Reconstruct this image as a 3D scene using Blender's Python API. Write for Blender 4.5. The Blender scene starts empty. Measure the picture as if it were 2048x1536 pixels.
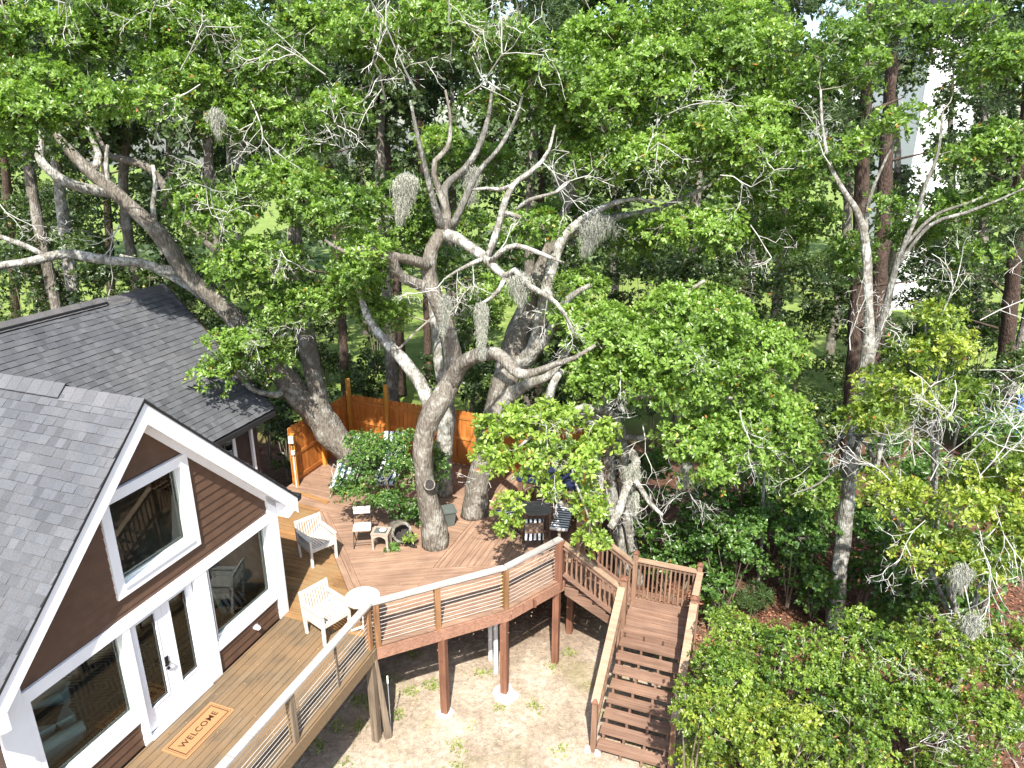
import bpy, math, random
import numpy as np
from mathutils import Vector, Matrix

# ------------------------------------------------------------------ camera, sky, sun, exposure
scene = bpy.context.scene
cam_data = bpy.data.cameras.new('camera')
cam = bpy.data.objects.new('camera', cam_data)
scene.collection.objects.link(cam)
cam_data.sensor_width = 36.0
cam_data.lens = 36.0 * 1450.0 / 2048.0
cam_data.clip_end = 500.0
cam.location = (0.0, 0.0, 11.1)
cam.rotation_euler = (math.radians(90 - 19.45), math.radians(0.0), 0.0)
scene.camera = cam

SUN_AZ = math.radians(0.5)        # shadows run this far right of straight ahead
SUN_EL = math.radians(52.0)
world = bpy.data.worlds.new('World')
scene.world = world
world.use_nodes = True
wn = world.node_tree
sky = wn.nodes.new('ShaderNodeTexSky')
sky.sky_type = 'NISHITA'
sky.sun_disc = False
sky.sun_elevation = SUN_EL
sky.sun_rotation = math.radians(180.0) + SUN_AZ
sky.air_density = 1.0
sky.dust_density = 1.5
wn.links.new(sky.outputs[0], wn.nodes['Background'].inputs[0])
wn.nodes['Background'].inputs[1].default_value = 0.15

sun_data = bpy.data.lights.new('sun', 'SUN')
sun_data.energy = 4.8
sun_data.angle = math.radians(0.6)
sun_data.color = (1.0, 0.96, 0.89)
sun = bpy.data.objects.new('sun', sun_data)
scene.collection.objects.link(sun)
sun.location = (-2.0, -25.0, 40.0)
d = Vector((math.sin(SUN_AZ) * math.cos(SUN_EL), math.cos(SUN_AZ) * math.cos(SUN_EL), -math.sin(SUN_EL)))
sun.rotation_euler = d.to_track_quat('-Z', 'Y').to_euler()

scene.view_settings.view_transform = 'Standard'
scene.view_settings.look = 'None'
scene.view_settings.exposure = 1.1
scene.view_settings.gamma = 1.0
scene.cycles.use_denoising = True
scene.cycles.max_bounces = 8
scene.cycles.diffuse_bounces = 3
scene.cycles.glossy_bounces = 3
scene.cycles.transmission_bounces = 5
scene.cycles.transparent_max_bounces = 12
scene.cycles.caustics_reflective = False
scene.cycles.caustics_refractive = False
scene.cycles.sample_clamp_indirect = 6.0

# ------------------------------------------------------------------ helpers
random.seed(5)
rng = np.random.default_rng(11)
C = scene.collection
Z = 2.1                                   # deck height
YAW = math.radians(20.4)                  # the house is turned this far from the view axis
ORG = Vector((-5.116, 10.281, 0.0))       # foot of the door jamb
HF = Matrix.Translation(ORG) @ Matrix.Rotation(-YAW, 4, 'Z')   # house frame: x = out of the gable wall, y = along it
OFF = {}

def HW(b, a, z=0.0):
    return HF @ Vector((b, a, z))

def tag(o, label=None, cat=None, group=None, kind=None):
    if label: o['label'] = label
    if cat: o['category'] = cat
    if group: o['group'] = group
    if kind: o['kind'] = kind
    return o

def thing(name, label, cat, loc=(0, 0, 0), rotz=0.0, group=None):
    o = bpy.data.objects.new(name, None)
    C.objects.link(o)
    o.empty_display_size = 0.2
    o.location = loc
    o.rotation_euler = (0, 0, rotz)
    OFF[o.name] = Vector((0, 0, 0))
    return tag(o, label, cat, group)

def frame_thing(name, label, cat, group=None):
    return thing(name, label, cat, ORG, -YAW, group)

def link_mesh(name, me, parent=None, loc=None):
    o = bpy.data.objects.new(name, me)
    C.objects.link(o)
    c = Vector(loc) if loc is not None else Vector((0, 0, 0))
    if parent is not None:
        o.parent = parent
        o.location = c - OFF[parent.name]
        OFF[o.name] = c
    else:
        o.location = c
        OFF[o.name] = Vector((0, 0, 0))
    return o

class MB:
    def __init__(s):
        s.v = []; s.f = []; s.c = []
    def face(s, pts, col=None):
        i = len(s.v); s.v += [tuple(p) for p in pts]
        s.f.append(tuple(range(i, i + len(pts))))
    def hexa(s, p):                       # eight corners: bottom ring, top ring
        i = len(s.v); s.v += [tuple(q) for q in p]
        for q in ((3, 2, 1, 0), (4, 5, 6, 7), (0, 1, 5, 4), (1, 2, 6, 5), (2, 3, 7, 6), (3, 0, 4, 7)):
            s.f.append(tuple(i + k for k in q))
        return s
    def box(s, x0, x1, y0, y1, z0, z1):
        return s.hexa([(x0, y0, z0), (x1, y0, z0), (x1, y1, z0), (x0, y1, z0), (x0, y0, z1), (x1, y0, z1), (x1, y1, z1), (x0, y1, z1)])
    def beam(s, p0, p1, w, h, up=(0, 0, 1)):
        p0 = Vector(p0); p1 = Vector(p1); t = (p1 - p0).normalized()
        u = Vector(up); sd = t.cross(u)
        if sd.length < 1e-4: sd = t.cross(Vector((1, 0, 0)))
        sd.normalize(); u = sd.cross(t)
        a = sd * w / 2; b = u * h / 2
        return s.hexa([p0 - a - b, p0 + a - b, p1 + a - b, p1 - a - b, p0 - a + b, p0 + a + b, p1 + a + b, p1 - a + b])
    def prism(s, poly, z0, z1):
        n = len(poly); i = len(s.v)
        s.v += [(x, y, z0) for x, y in poly] + [(x, y, z1) for x, y in poly]
        s.f.append(tuple(i + k for k in reversed(range(n))))
        s.f.append(tuple(i + n + k for k in range(n)))
        for k in range(n):
            s.f.append((i + k, i + (k + 1) % n, i + n + (k + 1) % n, i + n + k))
        return s
    def prism_yz(s, poly, x0, x1):
        n = len(poly); i = len(s.v)
        s.v += [(x0, y, z) for y, z in poly] + [(x1, y, z) for y, z in poly]
        s.f.append(tuple(i + k for k in range(n)))
        s.f.append(tuple(i + n + k for k in reversed(range(n))))
        for k in range(n):
            s.f.append((i + (k + 1) % n, i + k, i + n + k, i + n + (k + 1) % n))
        return s
    def tube(s, pts, rad, n=8, cap=True, rough=0.0, seed=0):
        pts = [Vector(p) for p in pts]
        if not isinstance(rad, (list, tuple)): rad = [rad] * len(pts)
        rr = random.Random(seed)
        t0 = (pts[1] - pts[0]).normalized()
        u = t0.orthogonal().normalized(); i0 = len(s.v); m = len(pts)
        ph = [rr.uniform(0, 6.28) for _ in range(4)]
        for k in range(m):
            t = (pts[min(k + 1, m - 1)] - pts[max(k - 1, 0)]).normalized()
            u = (u - t * u.dot(t)).normalized(); w = t.cross(u)
            for j in range(n):
                an = 2 * math.pi * j / n
                r = rad[k]
                if rough:
                    r *= 1 + rough * (math.sin(an * 2 + k * .55 + ph[0]) * .5 + math.sin(an * 3 - k * .9 + ph[1]) * .5 + math.sin(an * 5 + k * .3 + ph[2]) * .35 + rr.uniform(-.4, .4))
                s.v.append(tuple(pts[k] + (u * math.cos(an) + w * math.sin(an)) * r))
        for k in range(m - 1):
            for j in range(n):
                a = i0 + k * n + j; b = i0 + k * n + (j + 1) % n
                s.f.append((a, b, b + n, a + n))
        if cap:
            s.f.append(tuple(i0 + j for j in reversed(range(n))))
            s.f.append(tuple(i0 + (m - 1) * n + j for j in range(n)))
        return s
    def cyl(s, c, r, z0, z1, n=16, r2=None):
        r2 = r if r2 is None else r2; i = len(s.v)
        for z, q in ((z0, r), (z1, r2)):
            s.v += [(c[0] + q * math.cos(2 * math.pi * k / n), c[1] + q * math.sin(2 * math.pi * k / n), z) for k in range(n)]
        s.f.append(tuple(i + k for k in reversed(range(n)))); s.f.append(tuple(i + n + k for k in range(n)))
        for k in range(n):
            s.f.append((i + k, i + (k + 1) % n, i + n + (k + 1) % n, i + n + k))
        return s
    def build(s, name, m, parent=None, smooth=False, kind=None, label=None):
        vs = np.array(s.v, float); lo = vs.min(0); hi = vs.max(0)
        c = Vector(((lo[0] + hi[0]) / 2, (lo[1] + hi[1]) / 2, (lo[2] + hi[2]) / 2))
        if parent is None: c.z = lo[2]
        me = bpy.data.meshes.new(name)
        me.from_pydata([(x - c.x, y - c.y, z - c.z) for x, y, z in s.v], [], s.f)
        if s.c:
            at = me.attributes.new('col', 'FLOAT_COLOR', 'FACE')
            at.data.foreach_set('color', np.array(s.c, np.float32).ravel())
        me.materials.append(m)
        if smooth: me.polygons.foreach_set('use_smooth', [True] * len(me.polygons))
        me.update()
        o = link_mesh(name, me, parent, c)
        if kind: o['kind'] = kind
        if label: o['label'] = label
        return o

def part(name, m, parent, fn, **k):
    b = MB(); fn(b); return b.build(name, m, parent, **k)

def copy_thing(root, loc, rotz, label=None, group=None):
    def cp(o, par):
        c = o.copy(); C.objects.link(c); c.parent = par
        OFF[c.name] = OFF.get(o.name, Vector())
        for ch in o.children: cp(ch, c)
        return c
    r = cp(root, None)
    r.location = loc; r.rotation_euler = (0, 0, rotz)
    if label: r['label'] = label
    if group: r['group'] = group
    return r

def np_mesh(name, verts, tris, mat, cols=None, smooth=False):
    verts = np.ascontiguousarray(verts, np.float32); tris = np.ascontiguousarray(tris, np.int32)
    k = tris.shape[1]
    me = bpy.data.meshes.new(name)
    me.vertices.add(len(verts)); me.vertices.foreach_set('co', verts.ravel())
    me.loops.add(tris.size); me.loops.foreach_set('vertex_index', tris.ravel())
    me.polygons.add(len(tris)); me.polygons.foreach_set('loop_start', np.arange(0, tris.size, k, dtype=np.int32))
    if smooth: me.polygons.foreach_set('use_smooth', np.ones(len(tris), bool))
    if cols is not None:
        at = me.attributes.new('col', 'FLOAT_COLOR', 'FACE')
        c4 = np.ones((len(tris), 4), np.float32); c4[:, :3] = cols
        at.data.foreach_set('color', c4.ravel())
    me.materials.append(mat)
    me.update(calc_edges=True)
    return me

# ------------------------------------------------------------------ materials
def new_mat(name):
    m = bpy.data.materials.new(name); m.use_nodes = True
    nt = m.node_tree
    return m, nt, nt.nodes['Principled BSDF']

def N(nt, t, **k):
    n = nt.nodes.new(t)
    for a, b in k.items(): setattr(n, a, b)
    return n

def noise(nt, vec, scale, detail=4.0, rough=0.55):
    n = N(nt, 'ShaderNodeTexNoise'); n.inputs['Scale'].default_value = scale
    n.inputs['Detail'].default_value = detail; n.inputs['Roughness'].default_value = rough
    if vec is not None: nt.links.new(vec, n.inputs['Vector'])
    return n

def ramp(nt, fac, stops):
    r = N(nt, 'ShaderNodeValToRGB'); e = r.color_ramp.elements
    while len(e) < len(stops): e.new(0.5)
    for q, (p, c) in zip(e, stops): q.position = p; q.color = (*c, 1)
    nt.links.new(fac, r.inputs[0]); return r

def mix(nt, fac, a, b, mode='MIX'):
    m = N(nt, 'ShaderNodeMix', data_type='RGBA', blend_type=mode)
    for sock, val in ((m.inputs[0], fac), (m.inputs[6], a), (m.inputs[7], b)):
        if isinstance(val, (int, float)): sock.default_value = val
        elif isinstance(val, tuple): sock.default_value = (*val, 1)
        else: nt.links.new(val, sock)
    return m.outputs[2]

def bump(nt, bsdf, h, strength, dist=0.01):
    b = N(nt, 'ShaderNodeBump'); b.inputs['Strength'].default_value = strength; b.inputs['Distance'].default_value = dist
    nt.links.new(h, b.inputs['Height']); nt.links.new(b.outputs[0], bsdf.inputs['Normal'])

def val_scale(nt, col, rnd, lo, hi):
    mr = N(nt, 'ShaderNodeMapRange'); mr.inputs[3].default_value = lo; mr.inputs[4].default_value = hi
    nt.links.new(rnd, mr.inputs[0])
    hs = N(nt, 'ShaderNodeHueSaturation'); nt.links.new(mr.outputs[0], hs.inputs['Value']); nt.links.new(col, hs.inputs['Color'])
    return hs.outputs[0]

def wood_mat(name, c0, c1, c2=None, axis=0, rough=0.7, vlo=0.82, vhi=1.18, stain=None, grain=22.0, spec=0.3):
    m, nt, p = new_mat(name)
    tc = N(nt, 'ShaderNodeTexCoord'); oi = N(nt, 'ShaderNodeObjectInfo')
    mp = N(nt, 'ShaderNodeMapping'); sc = [grain, grain, grain]; sc[axis] = 1.1; mp.inputs['Scale'].default_value = sc
    off = N(nt, 'ShaderNodeVectorMath', operation='SCALE'); off.inputs[0].default_value = (17.0, 31.0, 47.0)
    nt.links.new(oi.outputs['Random'], off.inputs['Scale'])
    ad = N(nt, 'ShaderNodeVectorMath', operation='ADD')
    nt.links.new(tc.outputs['Object'], ad.inputs[0]); nt.links.new(off.outputs[0], ad.inputs[1])
    nt.links.new(ad.outputs[0], mp.inputs[0])
    n1 = noise(nt, mp.outputs[0], 1.0, 6, .65)
    r = ramp(nt, n1.outputs[0], [(0.28, c0), (0.55, c1), (0.8, c2 or c1)])
    col = val_scale(nt, r.outputs[0], oi.outputs['Random'], vlo, vhi)
    geo = N(nt, 'ShaderNodeNewGeometry')
    n2 = noise(nt, geo.outputs['Position'], 1.7, 5, .6)
    r2 = ramp(nt, n2.outputs[0], [(0.35, (0.72, 0.72, 0.74)), (0.6, (1.0, 1.0, 1.0)), (0.75, (1.12, 1.1, 1.06))])
    col = mix(nt, 0.8, col, r2.outputs[0], 'MULTIPLY')
    if stain:
        n3 = noise(nt, geo.outputs['Position'], 0.9, 4, .6)
        r3 = ramp(nt, n3.outputs[0], [(0.42, (0, 0, 0)), (0.6, (1, 1, 1))])
        col = mix(nt, r3.outputs[0], col, stain)
    nt.links.new(col, p.inputs['Base Color'])
    p.inputs['Roughness'].default_value = rough
    p.inputs['Specular IOR Level'].default_value = spec
    bump(nt, p, n1.outputs[0], 0.35, 0.004)
    return m

def plain_mat(name, col, rough=0.6, metal=0.0, spec=0.4, nscale=6.0, namt=0.12, bumpamt=0.0):
    m, nt, p = new_mat(name)
    geo = N(nt, 'ShaderNodeNewGeometry')
    n1 = noise(nt, geo.outputs['Position'], nscale, 5, .6)
    lo = tuple(x * (1 - namt) for x in col); hi = tuple(min(1, x * (1 + namt)) for x in col)
    r = ramp(nt, n1.outputs[0], [(0.3, lo), (0.7, hi)])
    nt.links.new(r.outputs[0], p.inputs['Base Color'])
    p.inputs['Roughness'].default_value = rough; p.inputs['Metallic'].default_value = metal
    p.inputs['Specular IOR Level'].default_value = spec
    if bumpamt: bump(nt, p, n1.outputs[0], bumpamt, 0.01)
    return m

def leaf_mat(name, trans=0.42, rough=0.36):
    m, nt, p = new_mat(name)
    a = N(nt, 'ShaderNodeAttribute', attribute_name='col')
    nt.links.new(a.outputs['Color'], p.inputs['Base Color'])
    p.inputs['Roughness'].default_value = rough; p.inputs['Specular IOR Level'].default_value = 0.7
    t = N(nt, 'ShaderNodeBsdfTranslucent')
    c2 = mix(nt, 1.0, a.outputs['Color'], (1.35, 1.45, 0.6), 'MULTIPLY')
    nt.links.new(c2, t.inputs['Color'])
    mx = N(nt, 'ShaderNodeMixShader'); mx.inputs[0].default_value = trans
    nt.links.new(p.outputs[0], mx.inputs[1]); nt.links.new(t.outputs[0], mx.inputs[2])
    nt.links.new(mx.outputs[0], nt.nodes['Material Output'].inputs['Surface'])
    return m

def bark_mat(name, c0, c1, lich, lamt=0.55, ls=3.0):
    m, nt, p = new_mat(name)
    geo = N(nt, 'ShaderNodeNewGeometry')
    mp = N(nt, 'ShaderNodeMapping'); mp.inputs['Scale'].default_value = (16, 16, 4.5)
    nt.links.new(geo.outputs['Position'], mp.inputs[0])
    n1 = noise(nt, mp.outputs[0], 1.0, 6, .7)
    vo = N(nt, 'ShaderNodeTexVoronoi'); vo.inputs['Scale'].default_value = 1.6
    nt.links.new(mp.outputs[0], vo.inputs['Vector'])
    r = ramp(nt, n1.outputs[0], [(0.32, c0), (0.68, c1)])
    n2 = noise(nt, geo.outputs['Position'], ls, 7, .72)
    r2 = ramp(nt, n2.outputs[0], [(lamt - .06, (0, 0, 0)), (lamt + .08, (1, 1, 1))])
    col = mix(nt, r2.outputs[0], r.outputs[0], lich)
    r4 = ramp(nt, vo.outputs['Distance'], [(0.0, (1.1, 1.1, 1.1)), (0.7, (0.72, 0.7, 0.68))])
    col = mix(nt, 0.8, col, r4.outputs[0], 'MULTIPLY')
    nt.links.new(col, p.inputs['Base Color']); p.inputs['Roughness'].default_value = 0.9
    p.inputs['Specular IOR Level'].default_value = 0.15
    hm = N(nt, 'ShaderNodeMath', operation='SUBTRACT'); nt.links.new(n1.outputs[0], hm.inputs[0]); nt.links.new(vo.outputs['Distance'], hm.inputs[1])
    bump(nt, p, hm.outputs[0], 0.9, 0.03)
    return m

def attr_mat(name, rough=0.9, spec=0.15, nscale=60.0, namt=0.25, bumpamt=0.2):
    m, nt, p = new_mat(name)
    a = N(nt, 'ShaderNodeAttribute', attribute_name='col')
    geo = N(nt, 'ShaderNodeNewGeometry')
    n1 = noise(nt, geo.outputs['Position'], nscale, 4, .7)
    r = ramp(nt, n1.outputs[0], [(0.3, (1 - namt,) * 3), (0.7, (1 + namt,) * 3)])
    n2 = noise(nt, geo.outputs['Position'], 0.8, 4, .6)
    r2 = ramp(nt, n2.outputs[0], [(0.35, (.84, .85, .87)), (0.65, (1.08, 1.07, 1.05))])
    col = mix(nt, 1.0, a.outputs['Color'], r.outputs[0], 'MULTIPLY')
    col = mix(nt, 1.0, col, r2.outputs[0], 'MULTIPLY')
    nt.links.new(col, p.inputs['Base Color'])
    p.inputs['Roughness'].default_value = rough; p.inputs['Specular IOR Level'].default_value = spec
    bump(nt, p, n1.outputs[0], bumpamt, 0.004)
    return m

def stripe_mat(name, ca, cb, axis, period, duty=0.5, phase=0.0):
    m, nt, p = new_mat(name)
    tc = N(nt, 'ShaderNodeTexCoord'); sx = N(nt, 'ShaderNodeSeparateXYZ'); nt.links.new(tc.outputs['Object'], sx.inputs[0])
    a = N(nt, 'ShaderNodeMath', operation='MULTIPLY_ADD'); a.inputs[1].default_value = 1.0 / period; a.inputs[2].default_value = phase + 50.0
    nt.links.new(sx.outputs[axis], a.inputs[0])
    f = N(nt, 'ShaderNodeMath', operation='FRACT'); nt.links.new(a.outputs[0], f.inputs[0])
    g = N(nt, 'ShaderNodeMath', operation='LESS_THAN'); g.inputs[1].default_value = duty; nt.links.new(f.outputs[0], g.inputs[0])
    col = mix(nt, g.outputs[0], ca, cb)
    nt.links.new(col, p.inputs['Base Color']); p.inputs['Roughness'].default_value = 0.9; p.inputs['Specular IOR Level'].default_value = 0.1
    return m

def glass_mat(name):
    m, nt, p = new_mat(name)
    tr = N(nt, 'ShaderNodeBsdfTransparent'); tr.inputs[0].default_value = (0.9, 0.97, 0.93, 1)
    gl = N(nt, 'ShaderNodeBsdfGlossy'); gl.inputs['Roughness'].default_value = 0.01; gl.inputs[0].default_value = (.92, 1.0, .95, 1)
    fr = N(nt, 'ShaderNodeFresnel'); fr.inputs[0].default_value = 1.6
    mx = N(nt, 'ShaderNodeMixShader')
    nt.links.new(fr.outputs[0], mx.inputs[0]); nt.links.new(tr.outputs[0], mx.inputs[1]); nt.links.new(gl.outputs[0], mx.inputs[2])
    nt.links.new(mx.outputs[0], nt.nodes['Material Output'].inputs['Surface'])
    return m

M = {}
M['deck_new'] = wood_mat('deck_new', (0.203, 0.117, 0.075), (0.324, 0.205, 0.137), (0.396, 0.270, 0.191), vlo=.9, vhi=1.1)
M['deck_old'] = wood_mat('deck_old', (0.106, 0.072, 0.040), (0.189, 0.136, 0.081), (0.264, 0.202, 0.130), vlo=.82, vhi=1.15, stain=(0.207, 0.132, 0.069))
M['deck_orange'] = wood_mat('deck_orange', (0.176, 0.084, 0.031), (0.299, 0.158, 0.062), (0.378, 0.220, 0.088), vlo=.78, vhi=1.2, stain=(0.264, 0.167, 0.079))
M['deck_post'] = wood_mat('deck_post', (0.117, 0.050, 0.027), (0.216, 0.099, 0.059), (0.270, 0.144, 0.090), axis=2, vlo=.9, vhi=1.1)
M['rail_post'] = wood_mat('rail_post', (0.158, 0.075, 0.031), (0.290, 0.154, 0.070), (0.396, 0.238, 0.114), axis=2, grain=16)
M['rim'] = wood_mat('rim', (0.220, 0.106, 0.066), (0.352, 0.189, 0.123), (0.405, 0.238, 0.167), vlo=.95, vhi=1.05)
M['old_post'] = wood_mat('old_post', (0.111, 0.076, 0.051), (0.221, 0.170, 0.119), (0.340, 0.281, 0.221), axis=2, grain=26)
M['grey_rail'] = wood_mat('grey_rail', (0.299, 0.273, 0.246), (0.422, 0.396, 0.365), (0.510, 0.484, 0.449), grain=30, vlo=.95, vhi=1.05)
M['stair'] = wood_mat('stair', (0.150, 0.084, 0.053), (0.255, 0.154, 0.106), (0.334, 0.220, 0.158), vlo=.88, vhi=1.1)
M['stair_rail'] = wood_mat('stair_rail', (0.252, 0.162, 0.099), (0.378, 0.261, 0.171), (0.450, 0.333, 0.234), vlo=.92, vhi=1.08)
M['stair_v'] = wood_mat('stair_v', (0.167, 0.092, 0.057), (0.273, 0.163, 0.106), (0.352, 0.229, 0.150), axis=2, vlo=.85, vhi=1.12)
M['fence'] = wood_mat('fence', (0.33, 0.10, 0.02), (0.54, 0.195, 0.042), (0.62, 0.27, 0.075), axis=2, vlo=.82, vhi=1.15, grain=14, rough=.55)
M['fence_rail'] = wood_mat('fence_rail', (0.35, 0.11, 0.022), (0.55, 0.21, 0.05), (0.62, 0.28, 0.08), axis=0, grain=14)
M['fence_post'] = wood_mat('fence_post', (0.42, 0.17, 0.025), (0.6, 0.28, 0.05), (0.66, 0.34, 0.08), axis=2, grain=14)
M['white'] = plain_mat('white_paint', (0.86, 0.865, 0.875), 0.45, namt=.035, nscale=3.0)
M['sash'] = plain_mat('window_sash', (0.62, 0.66, 0.6), 0.4, namt=.05)
M['siding'] = plain_mat('siding', (0.110, 0.060, 0.037), 0.6, namt=.16, nscale=5.0, bumpamt=.05)
M['dark_siding'] = plain_mat('dark_siding', (0.05, 0.03, 0.024), 0.65, namt=.2)
M['shingle'] = attr_mat('shingle')
M['black_edge'] = plain_mat('drip_edge', (0.02, 0.02, 0.022), 0.5)
M['glass'] = glass_mat('window_glass')
M['chair'] = wood_mat('chair_wood', (0.5, 0.46, 0.4), (0.66, 0.62, 0.56), (0.75, 0.71, 0.65), axis=2, grain=30, vlo=.95, vhi=1.05)
M['stool'] = wood_mat('stool_wood', (0.34, 0.27, 0.2), (0.46, 0.38, 0.3), (0.55, 0.47, 0.38), grain=30)
M['iron'] = plain_mat('dark_iron', (0.03, 0.026, 0.024), 0.5, 0.6)
M['cable'] = plain_mat('steel_cable', (0.62, 0.6, 0.56), 0.4, 0.15)
M['brass'] = plain_mat('fitting', (0.6, 0.42, 0.18), 0.35, 0.8)
M['concrete'] = plain_mat('concrete', (0.648, 0.639, 0.621), 0.85, namt=.15, nscale=12, bumpamt=.4)
M['mat'] = plain_mat('coir', (0.357, 0.200, 0.093), 0.95, spec=.05, nscale=160, namt=.22, bumpamt=.4)
M['mat_ink'] = plain_mat('coir_print', (0.075, 0.03, 0.018), 0.95, spec=.05, nscale=160, namt=.3)
M['leaf'] = leaf_mat('leaf')
M['leaf_far'] = leaf_mat('leaf_far', .22, .6)
M['bark_oak'] = bark_mat('oak_bark', (0.115, 0.099, 0.079), (0.267, 0.239, 0.198), (0.405, 0.391, 0.345), .56)
M['bark_pale'] = bark_mat('pale_bark', (0.15, 0.135, 0.11), (0.31, 0.29, 0.245), (0.52, 0.52, 0.475), .5, 5.0)
M['bark_grey'] = bark_mat('grey_bark', (0.11, 0.105, 0.09), (0.23, 0.22, 0.19), (0.4, 0.405, 0.37), .56, 6.0)
M['bark_pine'] = bark_mat('pine_bark', (0.06, 0.044, 0.036), (0.15, 0.105, 0.082), (0.21, 0.17, 0.145), .62)
M['twig'] = plain_mat('lichen_twig', (0.47, 0.455, 0.41), 0.9, spec=.1, nscale=14, namt=.25)
M['bough'] = plain_mat('bough_bark', (0.27, 0.245, 0.2), 0.9, spec=.1, nscale=14, namt=.3)
M['twig_brown'] = plain_mat('brown_twig', (0.2, 0.16, 0.12), 0.9, spec=.1)
M['moss'] = attr_mat('spanish_moss', nscale=20)
M['grassblade'] = leaf_mat('grass_blade', .25, .6)
M['litter'] = attr_mat('leaf_litter', nscale=30)
M['navy'] = plain_mat('navy_vinyl', (0.018, 0.024, 0.062), 0.45, namt=.15)
M['tubwood'] = wood_mat('tub_wood', (0.09, 0.045, 0.03), (0.17, 0.09, 0.06), axis=2)
M['tabletop'] = wood_mat('table_wood', (0.152, 0.128, 0.109), (0.257, 0.223, 0.190), (0.342, 0.304, 0.266), grain=30)
M['teak'] = wood_mat('teak', (0.14, 0.085, 0.055), (0.25, 0.165, 0.115), grain=30)
M['aluminium'] = plain_mat('lounger_frame', (0.55, 0.52, 0.47), 0.4, 0.5)
M['blue_stripe'] = stripe_mat('blue_stripe', (0.78, 0.82, 0.86), (0.022, 0.04, 0.13), 0, 0.155, .42, .3)
M['bw_stripe'] = stripe_mat('bw_stripe', (0.8, 0.8, 0.8), (0.02, 0.022, 0.035), 1, 0.105, .45)
M['bw_stripe_x'] = stripe_mat('bw_stripe_x', (0.8, 0.8, 0.8), (0.02, 0.022, 0.035), 0, 0.1, .5)
M['sage'] = plain_mat('sage_cotton', (0.52, 0.6, 0.52), 0.95, spec=.1, nscale=9, namt=.06, bumpamt=.1)
M['black_cloth'] = plain_mat('black_cloth', (0.015, 0.015, 0.017), 0.95, spec=.1)
M['wicker'] = stripe_mat('wicker', (0.5, 0.32, 0.16), (0.1, 0.06, 0.03), 0, 0.05, .45)
M['interior'] = plain_mat('interior_wall', (0.7, 0.68, 0.62), 0.9)
M['hardwood'] = wood_mat('hardwood', (0.1, 0.04, 0.02), (0.2, 0.085, 0.04), (0.25, 0.12, 0.06), axis=1, rough=.35, grain=10)
M['grey_pot'] = plain_mat('grey_pot', (0.1, 0.115, 0.105), 0.7)
M['dark_wood'] = plain_mat('blackish_wood', (0.035, 0.03, 0.028), 0.95, nscale=20, namt=.4, bumpamt=.5)  # near-black wood for the log's hollow and stub and the scar's centre
M['blue_tarp'] = plain_mat('blue_tarp', (0.05, 0.2, 0.6), 0.4)
M['silver'] = plain_mat('silver_paint', (0.5, 0.52, 0.56), 0.3, .4)
M['pvc'] = plain_mat('grey_pvc', (0.6, 0.6, 0.6), 0.5)

# ------------------------------------------------------------------ ground
def ground_mat():
    m, nt, p = new_mat('ground')
    geo = N(nt, 'ShaderNodeNewGeometry'); sx = N(nt, 'ShaderNodeSeparateXYZ'); nt.links.new(geo.outputs['Position'], sx.inputs[0])
    pos = geo.outputs['Position']
    na = noise(nt, pos, 1.1, 6, .65); nb = noise(nt, pos, 9.0, 6, .7); nc = noise(nt, pos, 45.0, 3, .7); nd = noise(nt, pos, .45, 4, .6)
    sand = ramp(nt, na.outputs[0], [(.3, (.27, .22, .17)), (.5, (.40, .342, .275)), (.7, (.5, .445, .38))])
    straw = ramp(nt, nb.outputs[0], [(.35, (.62, .6, .58)), (.6, (1.08, 1.05, 1.0))])
    c = mix(nt, .85, sand.outputs[0], straw.outputs[0], 'MULTIPLY')
    fine = ramp(nt, nc.outputs[0], [(.3, (.72, .7, .68)), (.65, (1.15, 1.13, 1.1))])
    c = mix(nt, .9, c, fine.outputs[0], 'MULTIPLY')
    gm = ramp(nt, nd.outputs[0], [(.56, (0, 0, 0)), (.68, (.55, .55, .55))])
    c = mix(nt, gm.outputs[0], c, (.2, .2, .07))
    # pine straw and dead leaves under the trees
    lit = ramp(nt, nb.outputs[0], [(.3, (.05, .028, .018)), (.55, (.125, .066, .042)), (.75, (.21, .125, .085))])
    e1 = N(nt, 'ShaderNodeMath', operation='MULTIPLY_ADD'); e1.inputs[1].default_value = 2.4; nt.links.new(nd.outputs[0], e1.inputs[0]); nt.links.new(sx.outputs[0], e1.inputs[2])
    mr = N(nt, 'ShaderNodeMapRange'); mr.inputs[1].default_value = 4.3; mr.inputs[2].default_value = 5.3; nt.links.new(e1.outputs[0], mr.inputs[0])
    e2 = N(nt, 'ShaderNodeMath', operation='MULTIPLY_ADD'); e2.inputs[1].default_value = 3.0; nt.links.new(nd.outputs[0], e2.inputs[0]); nt.links.new(sx.outputs[1], e2.inputs[2])
    mr2 = N(nt, 'ShaderNodeMapRange'); mr2.inputs[1].default_value = 14.5; mr2.inputs[2].default_value = 16.5; nt.links.new(e2.outputs[0], mr2.inputs[0])
    mx = N(nt, 'ShaderNodeMath', operation='MAXIMUM'); nt.links.new(mr.outputs[0], mx.inputs[0]); nt.links.new(mr2.outputs[0], mx.inputs[1])
    c = mix(nt, mx.outputs[0], c, lit.outputs[0])
    lawn = ramp(nt, na.outputs[0], [(.3, (.12, .185, .04)), (.55, (.2, .27, .07)), (.75, (.30, .34, .11))])
    lw = mix(nt, .7, lawn.outputs[0], fine.outputs[0], 'MULTIPLY')
    mr3 = N(nt, 'ShaderNodeMapRange'); mr3.inputs[1].default_value = 26.0; mr3.inputs[2].default_value = 29.0; nt.links.new(e2.outputs[0], mr3.inputs[0])
    c = mix(nt, mr3.outputs[0], c, lw)
    nt.links.new(c, p.inputs['Base Color']); p.inputs['Roughness'].default_value = .95; p.inputs['Specular IOR Level'].default_value = .1
    bump(nt, p, nb.outputs[0], .7, .03)
    return m

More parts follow.
